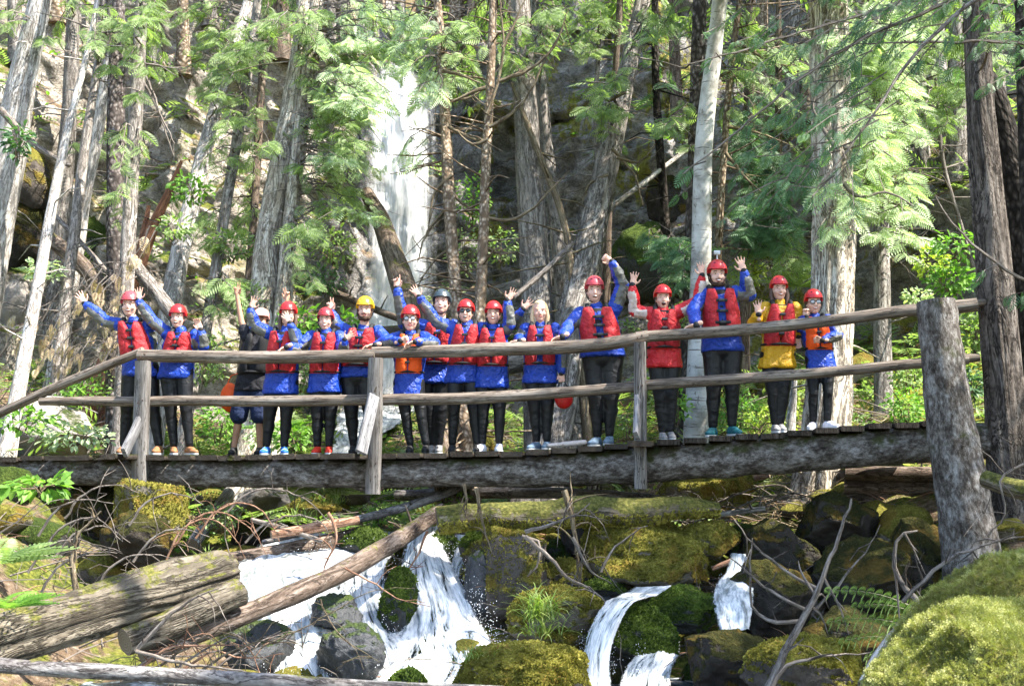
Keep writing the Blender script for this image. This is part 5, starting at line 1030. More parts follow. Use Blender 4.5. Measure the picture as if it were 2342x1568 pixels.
# dried hanging boughs in the sun at the left
for k, (cx, cy, rx, ry, n, lb) in enumerate([(190, 720, 50, 70, 16, 'bleached hanging dead bough left of the stretched out hand'), (230, 800, 40, 60, 14, 'tan dead bough drooping just above the left rail'), (110, 860, 70, 50, 14, 'pale dried bough above the start of the lower left rail'), (40, 790, 50, 60, 12, 'sunlit dried bough at the left edge above the rail'), (300, 640, 30, 30, 5, 'small rusty dried bough behind the left woman')]):
    c = Crown(4000+k); D = 16.4; r0_ = P(cx+30, cy-90, D+.2); root = empty('dead_bough', r0_); tag(root, lb, 'bough')
    for _ in range(int(n*.6)):
        t = P(cx+rx*c.r.normal()*.5, cy+ry*c.r.normal()*.5, D+c.r.normal()*.3); c.bough(t+np.array([.25, .1, .55]), t, sag=.2, size=.19, dens=.9, bare=.1, r0=.01)
    c.finish('dry_needles', 'leaf_dry', root, twig='dead')
# ------------------------------------------------------------ dead branches
def dead(px, D, r, label, seed, mat='dead', side=6, L=.4, name='fallen_branch', up=.3):
    mb = MB(); rr_ = np.random.default_rng(seed); q = poly(px, D, r, 0, .07, mb, 7)
    for _ in range(side):
        i = rr_.integers(1, len(q)-1); d = nrm(rr_.normal(size=3)*np.array([1, .6, 1])+np.array([0, -.1, up])); l = L*rr_.uniform(.3, 1.1); m_ = q[i]+d*l*.5+rr_.normal(size=3)*.02; e = q[i]+d*l+np.array([0, 0, -.25*l]); qq, r3, _ = resample([q[i], m_, e], [r*.38, r*.25, .0015], .07); tube(mb, qq+.003*rr_.normal(size=qq.shape), r3, 4, 0, cap=False)
        if rr_.random() < .6: d2 = nrm(d+rr_.normal(size=3)*.6); tube(mb, [m_, m_+d2*l*.4], [r*.25, .002], 3, 0, cap=False)
    o = mb.build(name, G[mat]); rebase(o, q[0]); tag(o, label, 'branch'); return o
dead([(1755, 1580), (1820, 1440), (1868, 1350), (1905, 1260), (1948, 1138)], 8.6, .032, 'tall pale dead pole with side limbs leaning across the shaded boulders', 1, side=5, L=.35)
dead([(1868, 1345), (1790, 1300), (1720, 1240), (1680, 1190)], 8.8, .014, 'long side limb reaching up left from the tall pale dead pole', 2, side=3, L=.2)
dead([(1850, 1395), (1770, 1355), (1700, 1300), (1670, 1275)], 8.8, .014, 'lower side limb reaching left from the tall pale dead pole', 3, side=3, L=.2)
dead([(1830, 1420), (1750, 1415), (1725, 1390), (1718, 1300), (1718, 1230)], 8.8, .016, 'upright curved limb hooked below the tall pale dead pole', 4, side=3, L=.2)
dead([(1870, 1390), (1930, 1320), (1980, 1260), (2010, 1200)], 8.9, .012, 'thin limb rising right of the tall pale dead pole', 5, side=4, L=.2)
dead([(1765, 1568), (1800, 1520), (1880, 1500), (1990, 1492)], 7.6, .016, 'arched pale branch in front of the flat grey rock', 6, side=4, L=.3)
dead([(2150, 1430), (2080, 1360), (2045, 1290), (2055, 1230), (2100, 1215)], 7.4, .022, 'dark curved branch over the boulders at the right', 7, side=5, L=.4)
dead([(2342, 1060), (2290, 1090), (2300, 1170), (2250, 1230)], 9.0, .012, 'tangled twig at the right edge below the mossy log end', 8, side=8, L=.5)
dead([(2060, 1375), (2170, 1280), (2260, 1240), (2350, 1225)], 6.0, .012, 'bare twig lying along the top of the foreground moss', 9, side=8, L=.2)
dead([(1200, 1225), (1250, 1270), (1300, 1320), (1370, 1360), (1400, 1395)], 11.2, .022, 'curved reddish branch hanging down to the wedge shaped boulder', 10, side=4, L=.2, mat='dead')
dead([(1195, 1225), (1230, 1240), (1228, 1290), (1205, 1320), (1215, 1300)], 11.4, .016, 'hooked pale twig in front of the big bare topped boulder', 11, side=3, L=.15)
dead([(1310, 1230), (1330, 1270), (1355, 1310), (1400, 1332)], 11.9, .020, 'smooth curved stick hanging under the root mass', 12, side=0)
dead([(1375, 1310), (1400, 1260), (1440, 1225), (1480, 1200)], 12.0, .017, 'grey branch curving up over the largest mossed boulder', 13, side=4, L=.3)
dead([(1090, 1115), (1100, 1180), (1125, 1260)], 12.05, .022, 'dark mossy root hanging from the bridge log', 14, mat='twig', side=4, L=.2)
dead([(1290, 1120), (1310, 1190), (1320, 1280), (1325, 1350)], 12.0, .032, 'thick dark root hanging beneath the centre of the bridge', 15, mat='twig', side=10, L=.5)
dead([(1200, 1215), (1260, 1200), (1310, 1180), (1350, 1150)], 11.9, .022, 'pale forked branch joined to the hanging dark root', 16, side=7, L=.4)
dead([(1060, 1105), (1068, 1150), (1050, 1175)], 12.1, .018, 'short mossy root stub under the bridge', 17, mat='twig', side=4, L=.2)
for k, (a, b, c_, lb) in enumerate([((380, 1280), (470, 1185), (560, 1275), 'largest arched rusty branch beside the huge split log'), ((400, 1250), (500, 1170), (610, 1265), 'second arched rusty branch beside the huge split log'), ((450, 1230), (560, 1150), (640, 1240), 'third arched pale branch near the reddish slab'), ((520, 1170), (640, 1120), (770, 1215), 'long arched pale branch over the reddish slab'), ((560, 1240), (700, 1180), (760, 1250), 'fine arched twig left of the long brown log')]):
    dead([a, ((a[0]+b[0])/2-12, (a[1]+b[1])/2-18), b, ((c_[0]+b[0])/2+12, (b[1]+c_[1])/2-14), c_], 12.2+.1*k, .013, lb, 30+k, mat='dead_red' if k < 3 else 'dead', side=7, L=.3)
dead([(755, 1170), (770, 1230), (745, 1290), (735, 1330)], 11.9, .018, 'orange bare branch hanging over the top of the left cascade', 40, mat='dead_red', side=5, L=.3)
dead([(975, 1215), (960, 1260), (935, 1300), (925, 1330)], 12.2, .014, 'orange forked twig hanging beside the main cascade', 41, mat='dead_red', side=6, L=.25)
dead([(790, 1300), (850, 1330), (920, 1370), (985, 1385)], 11.0, .010, 'thin brown twig across the middle cascade', 42, mat='dead_red', side=3, L=.3)
dead([(730, 1370), (760, 1430), (830, 1490), (870, 1510)], 10.2, .008, 'fine dark twig over the left cascade', 43, mat='twig', side=7, L=.35)
dead([(595, 1480), (680, 1440), (760, 1400), (850, 1350), (950, 1345)], 9.8, .007, 'long fine twig arching over the white water', 44, mat='twig', side=6, L=.3)
rd = np.random.default_rng(8)
side_w = ['highest', 'second', 'third', 'fourth', 'fifth', 'sixth', 'seventh', 'eighth', 'ninth', 'tenth', 'eleventh', 'twelfth', 'lowest']
for k in range(13):          # tangle at lower left
    x = rd.uniform(60, 330); y = 1150+k*22+rd.uniform(-8, 8); a = rd.uniform(-60, 60)
    dead([(x, y+30), (x+40, y-20+a*.2), (x+110, y-40+a*.4), (x+170, y-10+a)], 10.6+rd.uniform(-.5, .8), .013, side_w[k]+' grey branch counted down the dead tangle under the left bridge end', 60+k, side=5, L=.4)
for k in range(7):
    x = 330+k*32; y = 1470+rd.uniform(0, 40); dead([(x-40, y+50), (x+20, y+10), (x+110, y+rd.uniform(-40, 30)), (x+190, y+rd.uniform(-30, 40))], 9.6+rd.uniform(-.3, .5), .012, side_w[k]+' branch from the left in the brush pile beneath the long brown log', 80+k, mat=['dead', 'dead_red', 'twig'][k % 3], side=10, L=.4)
dead([(310, 1490), (390, 1405), (450, 1365), (500, 1345)], 9.3, .018, 'pale forked branch resting on the short broken log', 96, side=4, L=.3)
dead([(310, 1490), (420, 1515), (520, 1530), (640, 1550)], 9.2, .016, 'pale stick beneath the short broken log', 97, side=5, L=.3)
dead([(180, 1380), (165, 1290), (170, 1240), (230, 1170)], 10.2, .030, 'dark upright rotten branch stub in the lower left tangle', 98, mat='twig', side=6, L=.3)
for k in range(14):          # sunlit brush left of the group
    x = rd.uniform(20, 260); y = 640+k*18; dead([(x-30, y+40), (x+20, y-30), (x+80, y-40), (x+150, y+rd.uniform(-20, 80))], 16.6+rd.uniform(-.6, 1.2), .011, ['top', 'second', 'third', 'fourth', 'fifth', 'sixth', 'seventh', 'eighth', 'ninth', 'tenth', 'eleventh', 'twelfth', 'thirteenth', 'bottom'][k]+' bare twig down the sunlit brush left of the raised hand', 120+k, side=12, L=.6)
for k in range(12):          # brush on the sunlit bank under the right of the bridge
    x = 1480+k*30; y = 1110+rd.uniform(0, 90); dead([(x-60, y+20), (x, y-6), (x+70, y+rd.uniform(-25, 25)), (x+120, y+rd.uniform(-20, 30))], 14.0+rd.uniform(-.5, 1), .012, ['first', 'second', 'third', 'fourth', 'fifth', 'sixth', 'seventh', 'eighth', 'ninth', 'tenth', 'eleventh', 'last'][k]+' bleached stick from the left on the sunlit bank under the bridge', 150+k, side=8, L=.3)
for k in range(9):
    x = 2030+k*22; y = 430+rd.uniform(0, 160); dead([(x-60, y+30), (x, y), (x+60, y-25)], hit(x, y)[1]-.3, .016, ['first', 'second', 'third', 'fourth', 'fifth', 'sixth', 'seventh', 'eighth', 'last'][k]+' dead stick from the left on the brown slope at the right', 170+k, side=6, L=.6)
# ------------------------------------------------------------ people
def skin(name, a, b):
    m = NT(name, .5, .35); f = m.noise(m.coord('Object'), 9, 3); m.color(ramp(m.t, f, [(.3, a), (.7, b)]))
    m.b.inputs['Subsurface Weight'].default_value = .08; m.b.inputs['Subsurface Radius'].default_value = (.02, .008, .004); return m.m
G['skin'] = skin('fair_skin', (.52, .30, .225), (.64, .40, .31)); G['skin_tan'] = skin('tanned_skin', (.33, .17, .105), (.43, .24, .155))
def cloth(name, col, rough, spec, dist=.012, sc_=7, var=.15):
    m = NT(name, rough, spec); ob = m.coord('Object'); f = m.noise(ob, sc_, 4, .55, 1.2); g = m.noise(ob, 60, 2)
    m.color(ramp(m.t, f, [(.3, tuple(x*(1-var) for x in col)), (.7, tuple(min(1, x*(1+var)) for x in col))])); m.bump(m.math('ADD', f, m.math('MULTIPLY', g, .05)), .9, dist*3); return m.m
G['blue'] = cloth('blue_nylon', (.007, .04, .31), .42, .4, .016, 11); G['jgrey'] = cloth('grey_nylon', (.10, .10, .09), .5, .4)
G['redjacket'] = cloth('red_nylon', (.52, .015, .02), .42, .4, .016, 11); G['whitegrey'] = cloth('pale_grey_nylon', (.5, .42, .38), .5, .4)
G['yellow'] = cloth('yellow_nylon', (.55, .29, .006), .45, .4, .016, 11); G['neo'] = cloth('black_neoprene', (.0045, .005, .007), .5, .35, .006)
G['red'+'vest'] = cloth('red_vest_fabric', (.40, .018, .022), .6, .3, .010, 14, .3); G['orange'] = cloth('orange_vest_fabric', (.75, .09, .008), .6, .3, .006, 10)
G['black'] = mat_simple('black_webbing', (.012, .012, .013), .7, .3); G['tshirt'] = cloth('black_shirt', (.02, .02, .024), .85, .2)
G['navy'] = cloth('navy_shorts', (.018, .028, .07), .8, .2); G['buckle'] = mat_simple('black_plastic', (.02, .02, .02), .3, .5)
G['hel_red'] = mat_simple('red_helmet_shell', (.48, .014, .014), .3, .5, .15, 9); G['hel_dk'] = mat_simple('worn_dark_red_helmet', (.30, .02, .025), .35, .5, .15)
G['hel_yel'] = mat_simple('yellow_helmet_shell', (.78, .42, .01), .25, .6, .05); G['hel_blk'] = mat_simple('blue_black_helmet', (.03, .045, .055), .35, .5, .1); G['hel_pink'] = mat_simple('pinkish_red_helmet', (.46, .05, .06), .35, .5, .15, 9)
G['cap'] = mat_simple('pale_cap', (.62, .30, .24), .6, .3); G['hair_blonde'] = mat_simple('blonde_hair', (.52, .38, .22), .5, .4, .3, 60); G['hair_brown'] = mat_simple('brown_hair', (.07, .035, .02), .5, .4, .3, 60)
G['hair_black'] = mat_simple('dark_hair', (.02, .013, .01), .5, .4, .3, 60); G['beard'] = mat_simple('dark_beard', (.045, .024, .015), .8, .2, .3, 80)
G['lips'] = mat_simple('lips', (.38, .10, .09), .5, .3); G['mouth'] = mat_simple('open_mouth', (.06, .012, .012), .6, .2); G['teeth'] = mat_simple('teeth', (.75, .73, .68), .3, .5)
G['eye'] = mat_simple('eye', (.03, .02, .015), .2, .5); G['eyew'] = mat_simple('eye_white', (.6, .58, .55), .3, .5); G['lens'] = mat_simple('dark_lens', (.01, .01, .012), .08, .6); G['glass'] = mat_simple('glasses_lens', (.35, .36, .38), .1, .7)
for n_, c_ in dict(sh_brown=(.25, .115, .05), sh_black=(.012, .012, .013), sh_blue=(.02, .12, .45), sh_red=(.62, .04, .02), sh_white=(.62, .60, .66), sh_slate=(.10, .15, .21), sh_grey=(.22, .21, .21), sh_teal=(.01, .09, .11), sole=(.5, .5, .5), lime=(.42, .55, .12), silver=(.5, .52, .54), tan=(.55, .42, .36)).items(): G[n_] = mat_simple(n_.replace('sh_', '')+'_shoe_fabric' if n_[:3] == 'sh_' else n_+'_trim', c_, .65, .3, .2, 30)

def cap_(mb, p0, p1, r0, r1, n=14):
    """tapered capsule"""
    p0 = np.asarray(p0, float); p1 = np.asarray(p1, float); d = p1-p0; L = np.linalg.norm(d)
    if L < 1e-5: return
    d = d/L; th = np.linspace(0, np.pi/2, 5)[1:]
    pts = [p0-d*r0*math.cos(t) for t in th[::-1]*0+np.linspace(0, np.pi/2, 5)[:-1]]; rr = [max(1e-4, r0*math.sin(t)) for t in np.linspace(0, np.pi/2, 5)[:-1]]
    m_ = max(2, int(L/.06)); pts += [p0+d*L*k/m_ for k in range(m_+1)]; rr += [r0+(r1-r0)*k/m_ for k in range(m_+1)]
    pts += [p1+d*r1*math.sin(t) for t in np.linspace(0, np.pi/2, 5)[1:]]; rr += [max(1e-4, r1*math.cos(t)) for t in np.linspace(0, np.pi/2, 5)[1:]]
    tube(mb, pts, rr, n, 0, cap=True)
def ell(mb, c, R, ax=None, sub=3):
    V, F = ICO[sub]; V = V*np.asarray(R); V = V if ax is None else V.dot(np.asarray(ax)); mb.add(V+np.asarray(c), F)
def loft(mb, rings, n=28, mi=0, cap=True):
    """rings: (centre, xaxis*halfwidth, yaxis*halfdepth)"""
    an = np.arange(n)/n*2*np.pi; V = np.concatenate([c[None]+np.sign(np.cos(an))[:, None]*(np.abs(np.cos(an))**.85)[:, None]*a[None]+np.sign(np.sin(an))[:, None]*(np.abs(np.sin(an))**.85)[:, None]*b[None] for c, a, b in rings]); m = len(rings)
    i, j = np.meshgrid(np.arange(m-1), np.arange(n), indexing='ij'); i = i.ravel(); j = j.ravel(); j2 = (j+1) % n
    F = np.stack([i*n+j, i*n+j2, (i+1)*n+j2, (i+1)*n+j], 1); up = rings[-1][0]-rings[0][0]
    if np.dot(np.cross(rings[0][1], rings[0][2]), up) < 0: F = F[:, ::-1]; rev = True
    else: rev = False
    mb.add(V, F, mi=mi)
    if cap:
        for e, fl in ((0, not rev), (m-1, rev)):
            VV = np.vstack([V[e*n:(e+1)*n], rings[e][0][None]]); jj = np.arange(n); FF = np.stack([jj, (jj+1) % n, np.full(n, n)], 1); mb.add(VV, FF[:, ::-1] if fl else FF, mi=mi)
def remesh(o, vox, smooth=2, wr=0., seed=0, keep=None):
    """voxel-union the primitives of o into one skin"""
    m = o.modifiers.new('r', 'REMESH'); m.mode = 'VOXEL'; m.voxel_size = vox; m.use_smooth_shade = True
    if smooth: s = o.modifiers.new('s', 'SMOOTH'); s.factor = .5; s.iterations = smooth
    dg = bpy.context.evaluated_depsgraph_get(); me = bpy.data.meshes.new_from_object(o.evaluated_get(dg)); old = o.data; o.modifiers.clear(); mats = [x for x in old.materials]
    o.data = me; me.materials.clear()
    for x in mats: me.materials.append(x)
    bpy.data.meshes.remove(old)
    n = len(me.vertices); V = np.empty(n*3, np.float32); me.vertices.foreach_get('co', V); V = V.reshape(-1, 3).astype(float)
    if wr:
        N = np.empty(n*3, np.float32); me.vertices.foreach_get('normal', N); N = N.reshape(-1, 3)
        V = V+N*(wr*ridged(V*np.array([9, 9, 13])+seed*3.3, 3, seed))[:, None]; me.vertices.foreach_set('co', V.astype(np.float32).ravel()); me.update()
    me.polygons.foreach_set('material_index', np.zeros(len(me.polygons), np.int32)); return V
def hand(mb, wrist, d, pal, thumb, s, pose='open'):
    """wrist point, direction of the fingers, palm normal, side the thumb is on (unit vector), scale"""
    d = nrm(d); pal = nrm(pal-d*np.dot(pal, d)); x = np.cross(d, pal)
    if np.dot(x, thumb) < 0: x = -x
    pc = wrist+d*.055*s
    ell(mb, pc, (.042*s, .052*s, .017*s), np.stack([x, d, pal]), 2); ell(mb, wrist+d*.085*s, (.040*s, .022*s, .014*s), np.stack([x, d, pal]), 2)
    cap_(mb, wrist-d*.05*s, wrist+d*.03*s, .027*s, .026*s, 10)
    L = [.072, .080, .075, .058]; off = [.031, .0105, -.0105, -.031]; sp = [.22, .07, -.08, -.26]
    curl = {'open': [.12]*4, 'fist': [1.75]*4, 'vee': [.1, .1, 1.9, 1.9], 'point': [.1, 1.2, 1.7, 1.8], 'rest': [.7]*4, 'relax': [.45, .55, .6, .7], 'grip': [1.5]*4}[pose]
    for k in range(4):
        spread = sp[k]*(1.25 if pose in ('open', 'vee') else .3); b = wrist+d*.095*s+x*off[k]*s; f = nrm(d+x*spread); p = b; c_ = curl[k]
        for seg, (fr, a) in enumerate(((.45, c_*.55), (.32, c_*1.15), (.23, c_*1.6))):
            dd = f*math.cos(a)+pal*math.sin(a); q = p+dd*L[k]*fr*s; r0 = (.0098-.0010*seg)*s; cap_(mb, p, q, r0, r0*.93, 8); p = q
    tb = wrist+d*.03*s+x*.034*s; a = .95 if pose == 'open' else .35; t1 = tb+nrm(x*a+d*.75+pal*.25)*.042*s; t2 = t1+nrm(x*a*.4+d*.9+pal*(.2 if pose == 'open' else .9))*.032*s
    cap_(mb, tb, t1, .0125*s, .0108*s, 8); cap_(mb, t1, t2, .0105*s, .009*s, 8)
Zu = np.array([0, 0, 1.])
def person(label, back, head, sh, hip, feet, arms, top='blue', inner='jgrey', vest='redvest', helmet='hel_red', shoes='sh_black', hem=None, skinm='skin', hair=None, beard=None, glasses=None, mouth='smile', bare=False, build=1., kid=False, face=(0, 0), extra=None, vent=True, hairstyle=None, shoe2=None, vest_style='two', footdir=(0, 0)):
    """all positions are photo px; arms: list of (elbow, wrist, hand target, pose, forward offsets (elbow, wrist))"""
    feet3 = [bridge_pt(a, b, back) for a, b in feet]; fy = (feet3[0][1]+feet3[1][1])/2
    def at(px, py, f=0.):
        p = bridge_pt(px, py, back); return p+OUT*f+0*p if f == 0 else bridge_pt(px, py, back-f)
    hd = at(*head); hp = at(*hip); foot_z = min(deckz(p) for p in feet3)
    s = ((hd[2]+.13)-foot_z)/1.74; s = min(1.1, max(.6, s)); hs = s*1.06 if not kid else s*1.20
    S = [at(*sh[0]), at(*sh[1])]; nk = (S[0]+S[1])/2; X = nrm((S[1]-S[0])*np.array([1, .4, .25])); X = nrm(X); up = nrm(nk-hp); Yb = nrm(np.cross(up, X)); 
    if Yb[1] < 0: Yb = -Yb       # Yb points away from the camera
    sw = np.linalg.norm(S[1]-S[0])/2
    base = np.array([(feet3[0][0]+feet3[1][0])/2, fy, foot_z]); root = empty('person', base); tag(root, label, 'person', None)
    rs = np.random.default_rng(int(head[0])); sid = int(head[0])
    # joints
    H = [hp-X*.09*s, hp+X*.09*s]; A = []
    for k in (0, 1):
        f3 = feet3[k].copy(); f3[2] = deckz(f3)+.085*s; A.append(f3)
    K = []
    for k in (0, 1):
        m_ = H[k]*.47+A[k]*.53; m_ = m_+np.array([0, -.03*s, 0]); K.append(m_)
    arm = []
    for k in (0, 1):
        e, w_, h_, pose, fo = arms[k]; E = at(*e, fo[0]); Wp = at(*w_, fo[1]); Ht = at(*h_, fo[1]+(fo[2] if len(fo) > 2 else 0)); arm.append([S[k], E, Wp, Ht, pose])
    def P_(name, fn, mats, vox, smooth=2, wr=0., parent=None):
        mb = MB(); fn(mb); o = mb.build(name, mats, parent or root); 
        if vox: remesh(o, vox, smooth, wr, sid)
        return o
    # ---- body
    ng = nrm(hd-nk)
    def body(mb):
        ell(mb, hp, (.15*s, .10*s, .12*s)); cap_(mb, hp, nk-up*.12*s, .10*s, .12*s); cap_(mb, S[0], S[1], .05*s, .05*s); cap_(mb, nk-up*.03*s, hd-Zu*.06*hs, .052*s, .05*s)
        for k in (0, 1):
            cap_(mb, H[k], K[k], .075*s*build, .052*s); cap_(mb, K[k], A[k], .050*s, .034*s); cap_(mb, K[k]*.7+A[k]*.3+Yb*.012*s, K[k]*.45+A[k]*.55, .052*s, .038*s); cap_(mb, A[k]-Zu*.035*s, A[k]+np.array([footdir[k]*.06, -.06*s, -.045*s]), .030*s, .020*s)
            a = arm[k]; cap_(mb, a[0], a[1], .046*s*build, .037*s); cap_(mb, a[1], a[2], .037*s*build, .025*s)
        fx, fz = face; fwd = nrm(np.array([fx, -1, fz])); rt = nrm(np.cross(fwd, Zu)); u2 = np.cross(rt, fwd); AX = np.stack([rt, fwd, u2]); h = hs
        L = lambda x, y, z: hd+rt*x*h+fwd*y*h+u2*z*h
        ell(mb, L(0, -.012, .035), (.076*h, .094*h, .088*h), AX); ell(mb, L(0, .018, -.03), (.063*h, .074*h, .085*h), AX); ell(mb, L(0, .040, -.085), (.036*h, .040*h, .032*h), AX)
        ell(mb, L(0, .094, -.018), (.0125*h, .020*h, .026*h), AX, 2); ell(mb, L(0, .103, -.032), (.017*h, .014*h, .012*h), AX, 2)
        for q in (-1, 1):
            ell(mb, L(q*.076, -.005, -.012), (.012*h, .02*h, .032*h), AX, 2); ell(mb, L(q*.038, .062, -.03), (.026*h, .022*h, .026*h), AX, 2); ell(mb, L(q*.032, .075, .022), (.026*h, .014*h, .010*h), AX, 2)
        for k in (0, 1):
            a = arm[k]; dh = a[3]-a[2]; pal = np.array([0, -1, 0.1]); th = nrm(X)*(1 if k == 0 else -1)
            if a[4] in ('rest', 'grip'): pal = np.array([0, -.35, -1.]); 
            if a[4] == 'fist': pal = np.array([0, -1, -.2])
            hand(mb, a[2], dh, pal, th, s*.94, a[4])
    P_('body', body, [G[skinm]], .0072, 1)
    fwd = nrm(np.array([face[0], -1, face[1]])); rt = nrm(np.cross(fwd, Zu)); u2 = np.cross(rt, fwd); AX = np.stack([rt, fwd, u2]); h = hs; L = lambda x, y, z: hd+rt*x*h+fwd*y*h+u2*z*h
    def face_bits():
        for q in (-1, 1):
            mb = MB(); ell(mb, L(q*.031, .081, .006), (.0115*h, .006*h, .0036*h), AX, 2); e = mb.build('eye', G['eyew'], root); mb = MB(); ell(mb, L(q*.031, .0865, .006), (.0068*h, .003*h, .0042*h), AX, 1); mb.build('iris', G['eye'], e)
            mb = MB(); tube(mb, [L(q*.048, .080, .024), L(q*.032, .092, .030), L(q*.016, .092, .027)], .0038*h, 5, 0); mb.build('eyebrow', G[hair or 'hair_brown'], root)
        mb = MB(); c = L(0, .094, -.060)
        if mouth == 'smile':
            tube(mb, [L(-.028, .078, -.052), L(-.014, .091, -.060), L(0, .095, -.062), L(.014, .091, -.060), L(.028, .078, -.052)], [.003*h, .0065*h, .0078*h, .0065*h, .003*h], 8, 0); o = mb.build('mouth', G['lips'], root)
            mb = MB(); tube(mb, [L(-.021, .088, -.055), L(0, .101, -.060), L(.021, .088, -.055)], [.003*h, .0058*h, .003*h], 6, 0); mb.build('teeth', G['teeth'], o)
        elif mouth in ('open', 'scream'):
            k = .55 if mouth == 'open' else 1.4
            ell(mb, L(0, .088, -.064), (.024*h, .014*h, .014*h*k), AX, 2); o = mb.build('mouth', G['mouth'], root); mb = MB(); ell(mb, L(0, .096, -.064+.008*k), (.018*h, .008*h, .0045*h), AX, 2); mb.build('teeth', G['teeth'], o)
        else:
            tube(mb, [L(-.022, .080, -.060), L(0, .094, -.062), L(.022, .080, -.060)], [.003*h, .006*h, .003*h], 6, 0); mb.build('mouth', G['lips'], root)
    face_bits()
    # ---- leggings or shorts
    def legs(mb):
        ell(mb, hp-Zu*.01, (.175*s*build, .125*s*build, .135*s)); ell(mb, hp-Zu*.05*s+Yb*.03*s, (.16*s*build, .12*s, .11*s))
        for k in (0, 1):
            e = K[k] if not bare else K[k]-Zu*0
            cap_(mb, H[k], K[k]+Zu*.02, .112*s*build, .072*s*build if not bare else .105*s)
            if not bare:
                cap_(mb, K[k], A[k]+Zu*.035*s, .068*s*build, .045*s); cap_(mb, K[k]*.72+A[k]*.28+Yb*.015*s, K[k]*.45+A[k]*.55, .069*s*build, .052*s); ell(mb, K[k]-Yb*.015*s, (.058*s, .055*s, .075*s))
    P_('shorts' if bare else 'leggings', legs, [G['navy' if bare else 'neo']], .014, 2, .004 if not bare else .008)
    # ---- jacket or shirt
    hemz = hem if hem is not None else .1
    wd = max(sw+.035*s, .17*s)
    def rings(g, z0=None, n=9, t1=1.0, dp=.125):
        a = hp+up*((-hemz)*s if z0 is None else z0*s); b = nk+up*.01; out = []
        for k in range(n):
            t = k/(n-1)*t1; c = a*(1-t)+b*t; wx = np.interp(t, [0, .2, .45, .75, .92, 1], [.185*s*build, .165*s*build, .158*s*build, wd*.93, wd*.8, .075*s])+g; wy = np.interp(t, [0, .3, .7, .9, 1], [.135, .12, .125, .10, .07])*s*build*dp/.125+g
            out.append((c, X*wx, Yb*wy))
        return out
    slv = .064*s
    if top:
        def jack(mb):
            loft(mb, rings(.02)); cap_(mb, nk-up*.02*s, nk+ng*.055*s, .085*s, .062*s)
            for k in (0, 1):
                a = arm[k]; 
                if top == 'tshirt': cap_(mb, a[0], a[0]*.5+a[1]*.5, .072*s, .06*s); continue
                cap_(mb, a[0], a[1], .075*s, slv); cap_(mb, a[1], a[1]*.35+a[2]*.65, slv*1.02, slv*.9); cap_(mb, a[1]*.35+a[2]*.65, a[2]-nrm(a[2]-a[1])*.02*s, slv*.85, .042*s)
        o = P_('jacket' if top != 'tshirt' else 'shirt', jack, [G[top], G[inner]], .0135, 2, .015); me = o.data
        if top != 'tshirt':
            n = len(me.polygons); C = np.empty(n*3, np.float32); me.polygons.foreach_get('center', C); C = C.reshape(-1, 3).astype(float)+np.array(world_loc(root)); mi = np.zeros(n, np.int32)
            for k in (0, 1):
                a = arm[k]
                for p, q in ((a[0], a[1]), (a[1], a[2])):
                    d = q-p; L2 = d.dot(d); t = ((C-p).dot(d))/L2; pr = p+np.clip(t, 0, 1)[:, None]*d; v = C-pr; dist = np.linalg.norm(v, axis=1)
                    ref = nrm(np.array([(-1 if k == 0 else 1)*.25, -.45, -1.])) if abs(nrm(d)[2]) < .75 else nrm(np.array([(1 if k == 1 else -1)*.9, -.35, -.2])); 
                    if nrm(d)[2] > .75: ref = nrm(np.array([(1 if k == 0 else 1)*.8, -.6, 0])) if k == 1 else nrm(np.array([-.8, -.6, 0]))
                    mi[(t > .25 if p is a[0] else t > 0) & (t < 1.0 if p is a[0] else t < .82) & (dist < .1*s) & (v.dot(ref) > .012*s)] = 1
            me.polygons.foreach_set('material_index', mi)
            for k in (0, 1):
                a = arm[k]; dd = nrm(a[2]-a[1]); mb = MB(); cap_(mb, a[2]-dd*.035*s, a[2]+dd*.012*s, .036*s, .033*s, 12); mb.build('cuff', G['black'], root)
    # ---- life jacket
    if vest:
        a0 = hp+up*.10*s; b0 = nk+up*.03*s; Lv = np.linalg.norm(b0-a0); vw = max(.175*s*build, wd*.86)
        VR = empty('life_jacket', (0, 0, 0)); VR.parent = root; VR.location = (0, 0, 0)
        gap = .006 if vest_style == 'two' else .035
        for q in (-1, 1):
            mb = MB(); nu, nv = 12, 18; grid = []
            for iv in range(nv):
                v = iv/(nv-1); c = a0+(b0-a0)*v
                xo = np.interp(v, [0, .08, .5, .68, .85, 1], [.93, 1.0, 1.0, .88, .78, .70])*vw; xi = np.interp(v, [0, .7, .85, 1], [gap, gap+.004, .030, .058])*s/1.0
                for iu in range(nu):
                    u = iu/(nu-1); x = xi+(xo-xi)*u; ed = (1-abs(2*u-1)**5)*(1-abs(2*v-1)**9); dep = math.sqrt(max(0, 1-min(1, x/(vw*1.06))**2.6))*.150*s*build+.02*s; grid.append((c, x, dep, ed, v))
            Vf = np.array([c+X*q*x-Yb*(dep+.030*s*ed-.012*s*math.exp(-((vv-.47)/.035)**2)) for c, x, dep, ed, vv in grid]); Vb = np.array([c+X*q*x-Yb*(dep-.03*s) for c, x, dep, ed, vv in grid])
            i, j = np.meshgrid(np.arange(nv-1), np.arange(nu-1), indexing='ij'); i = i.ravel(); j = j.ravel(); F = np.stack([i*nu+j, i*nu+j+1, (i+1)*nu+j+1, (i+1)*nu+j], 1)
            if q < 0: F = F[:, ::-1]
            n_ = len(Vf); ring = [k for k in range(nu)]+[k*nu+nu-1 for k in range(1, nv)]+[(nv-1)*nu+k for k in range(nu-2, -1, -1)]+[k*nu for k in range(nv-2, 0, -1)]
            Vf = Vf+.004*s*fbm(Vf*14, 2, sid)[:, None]*-Yb[None]
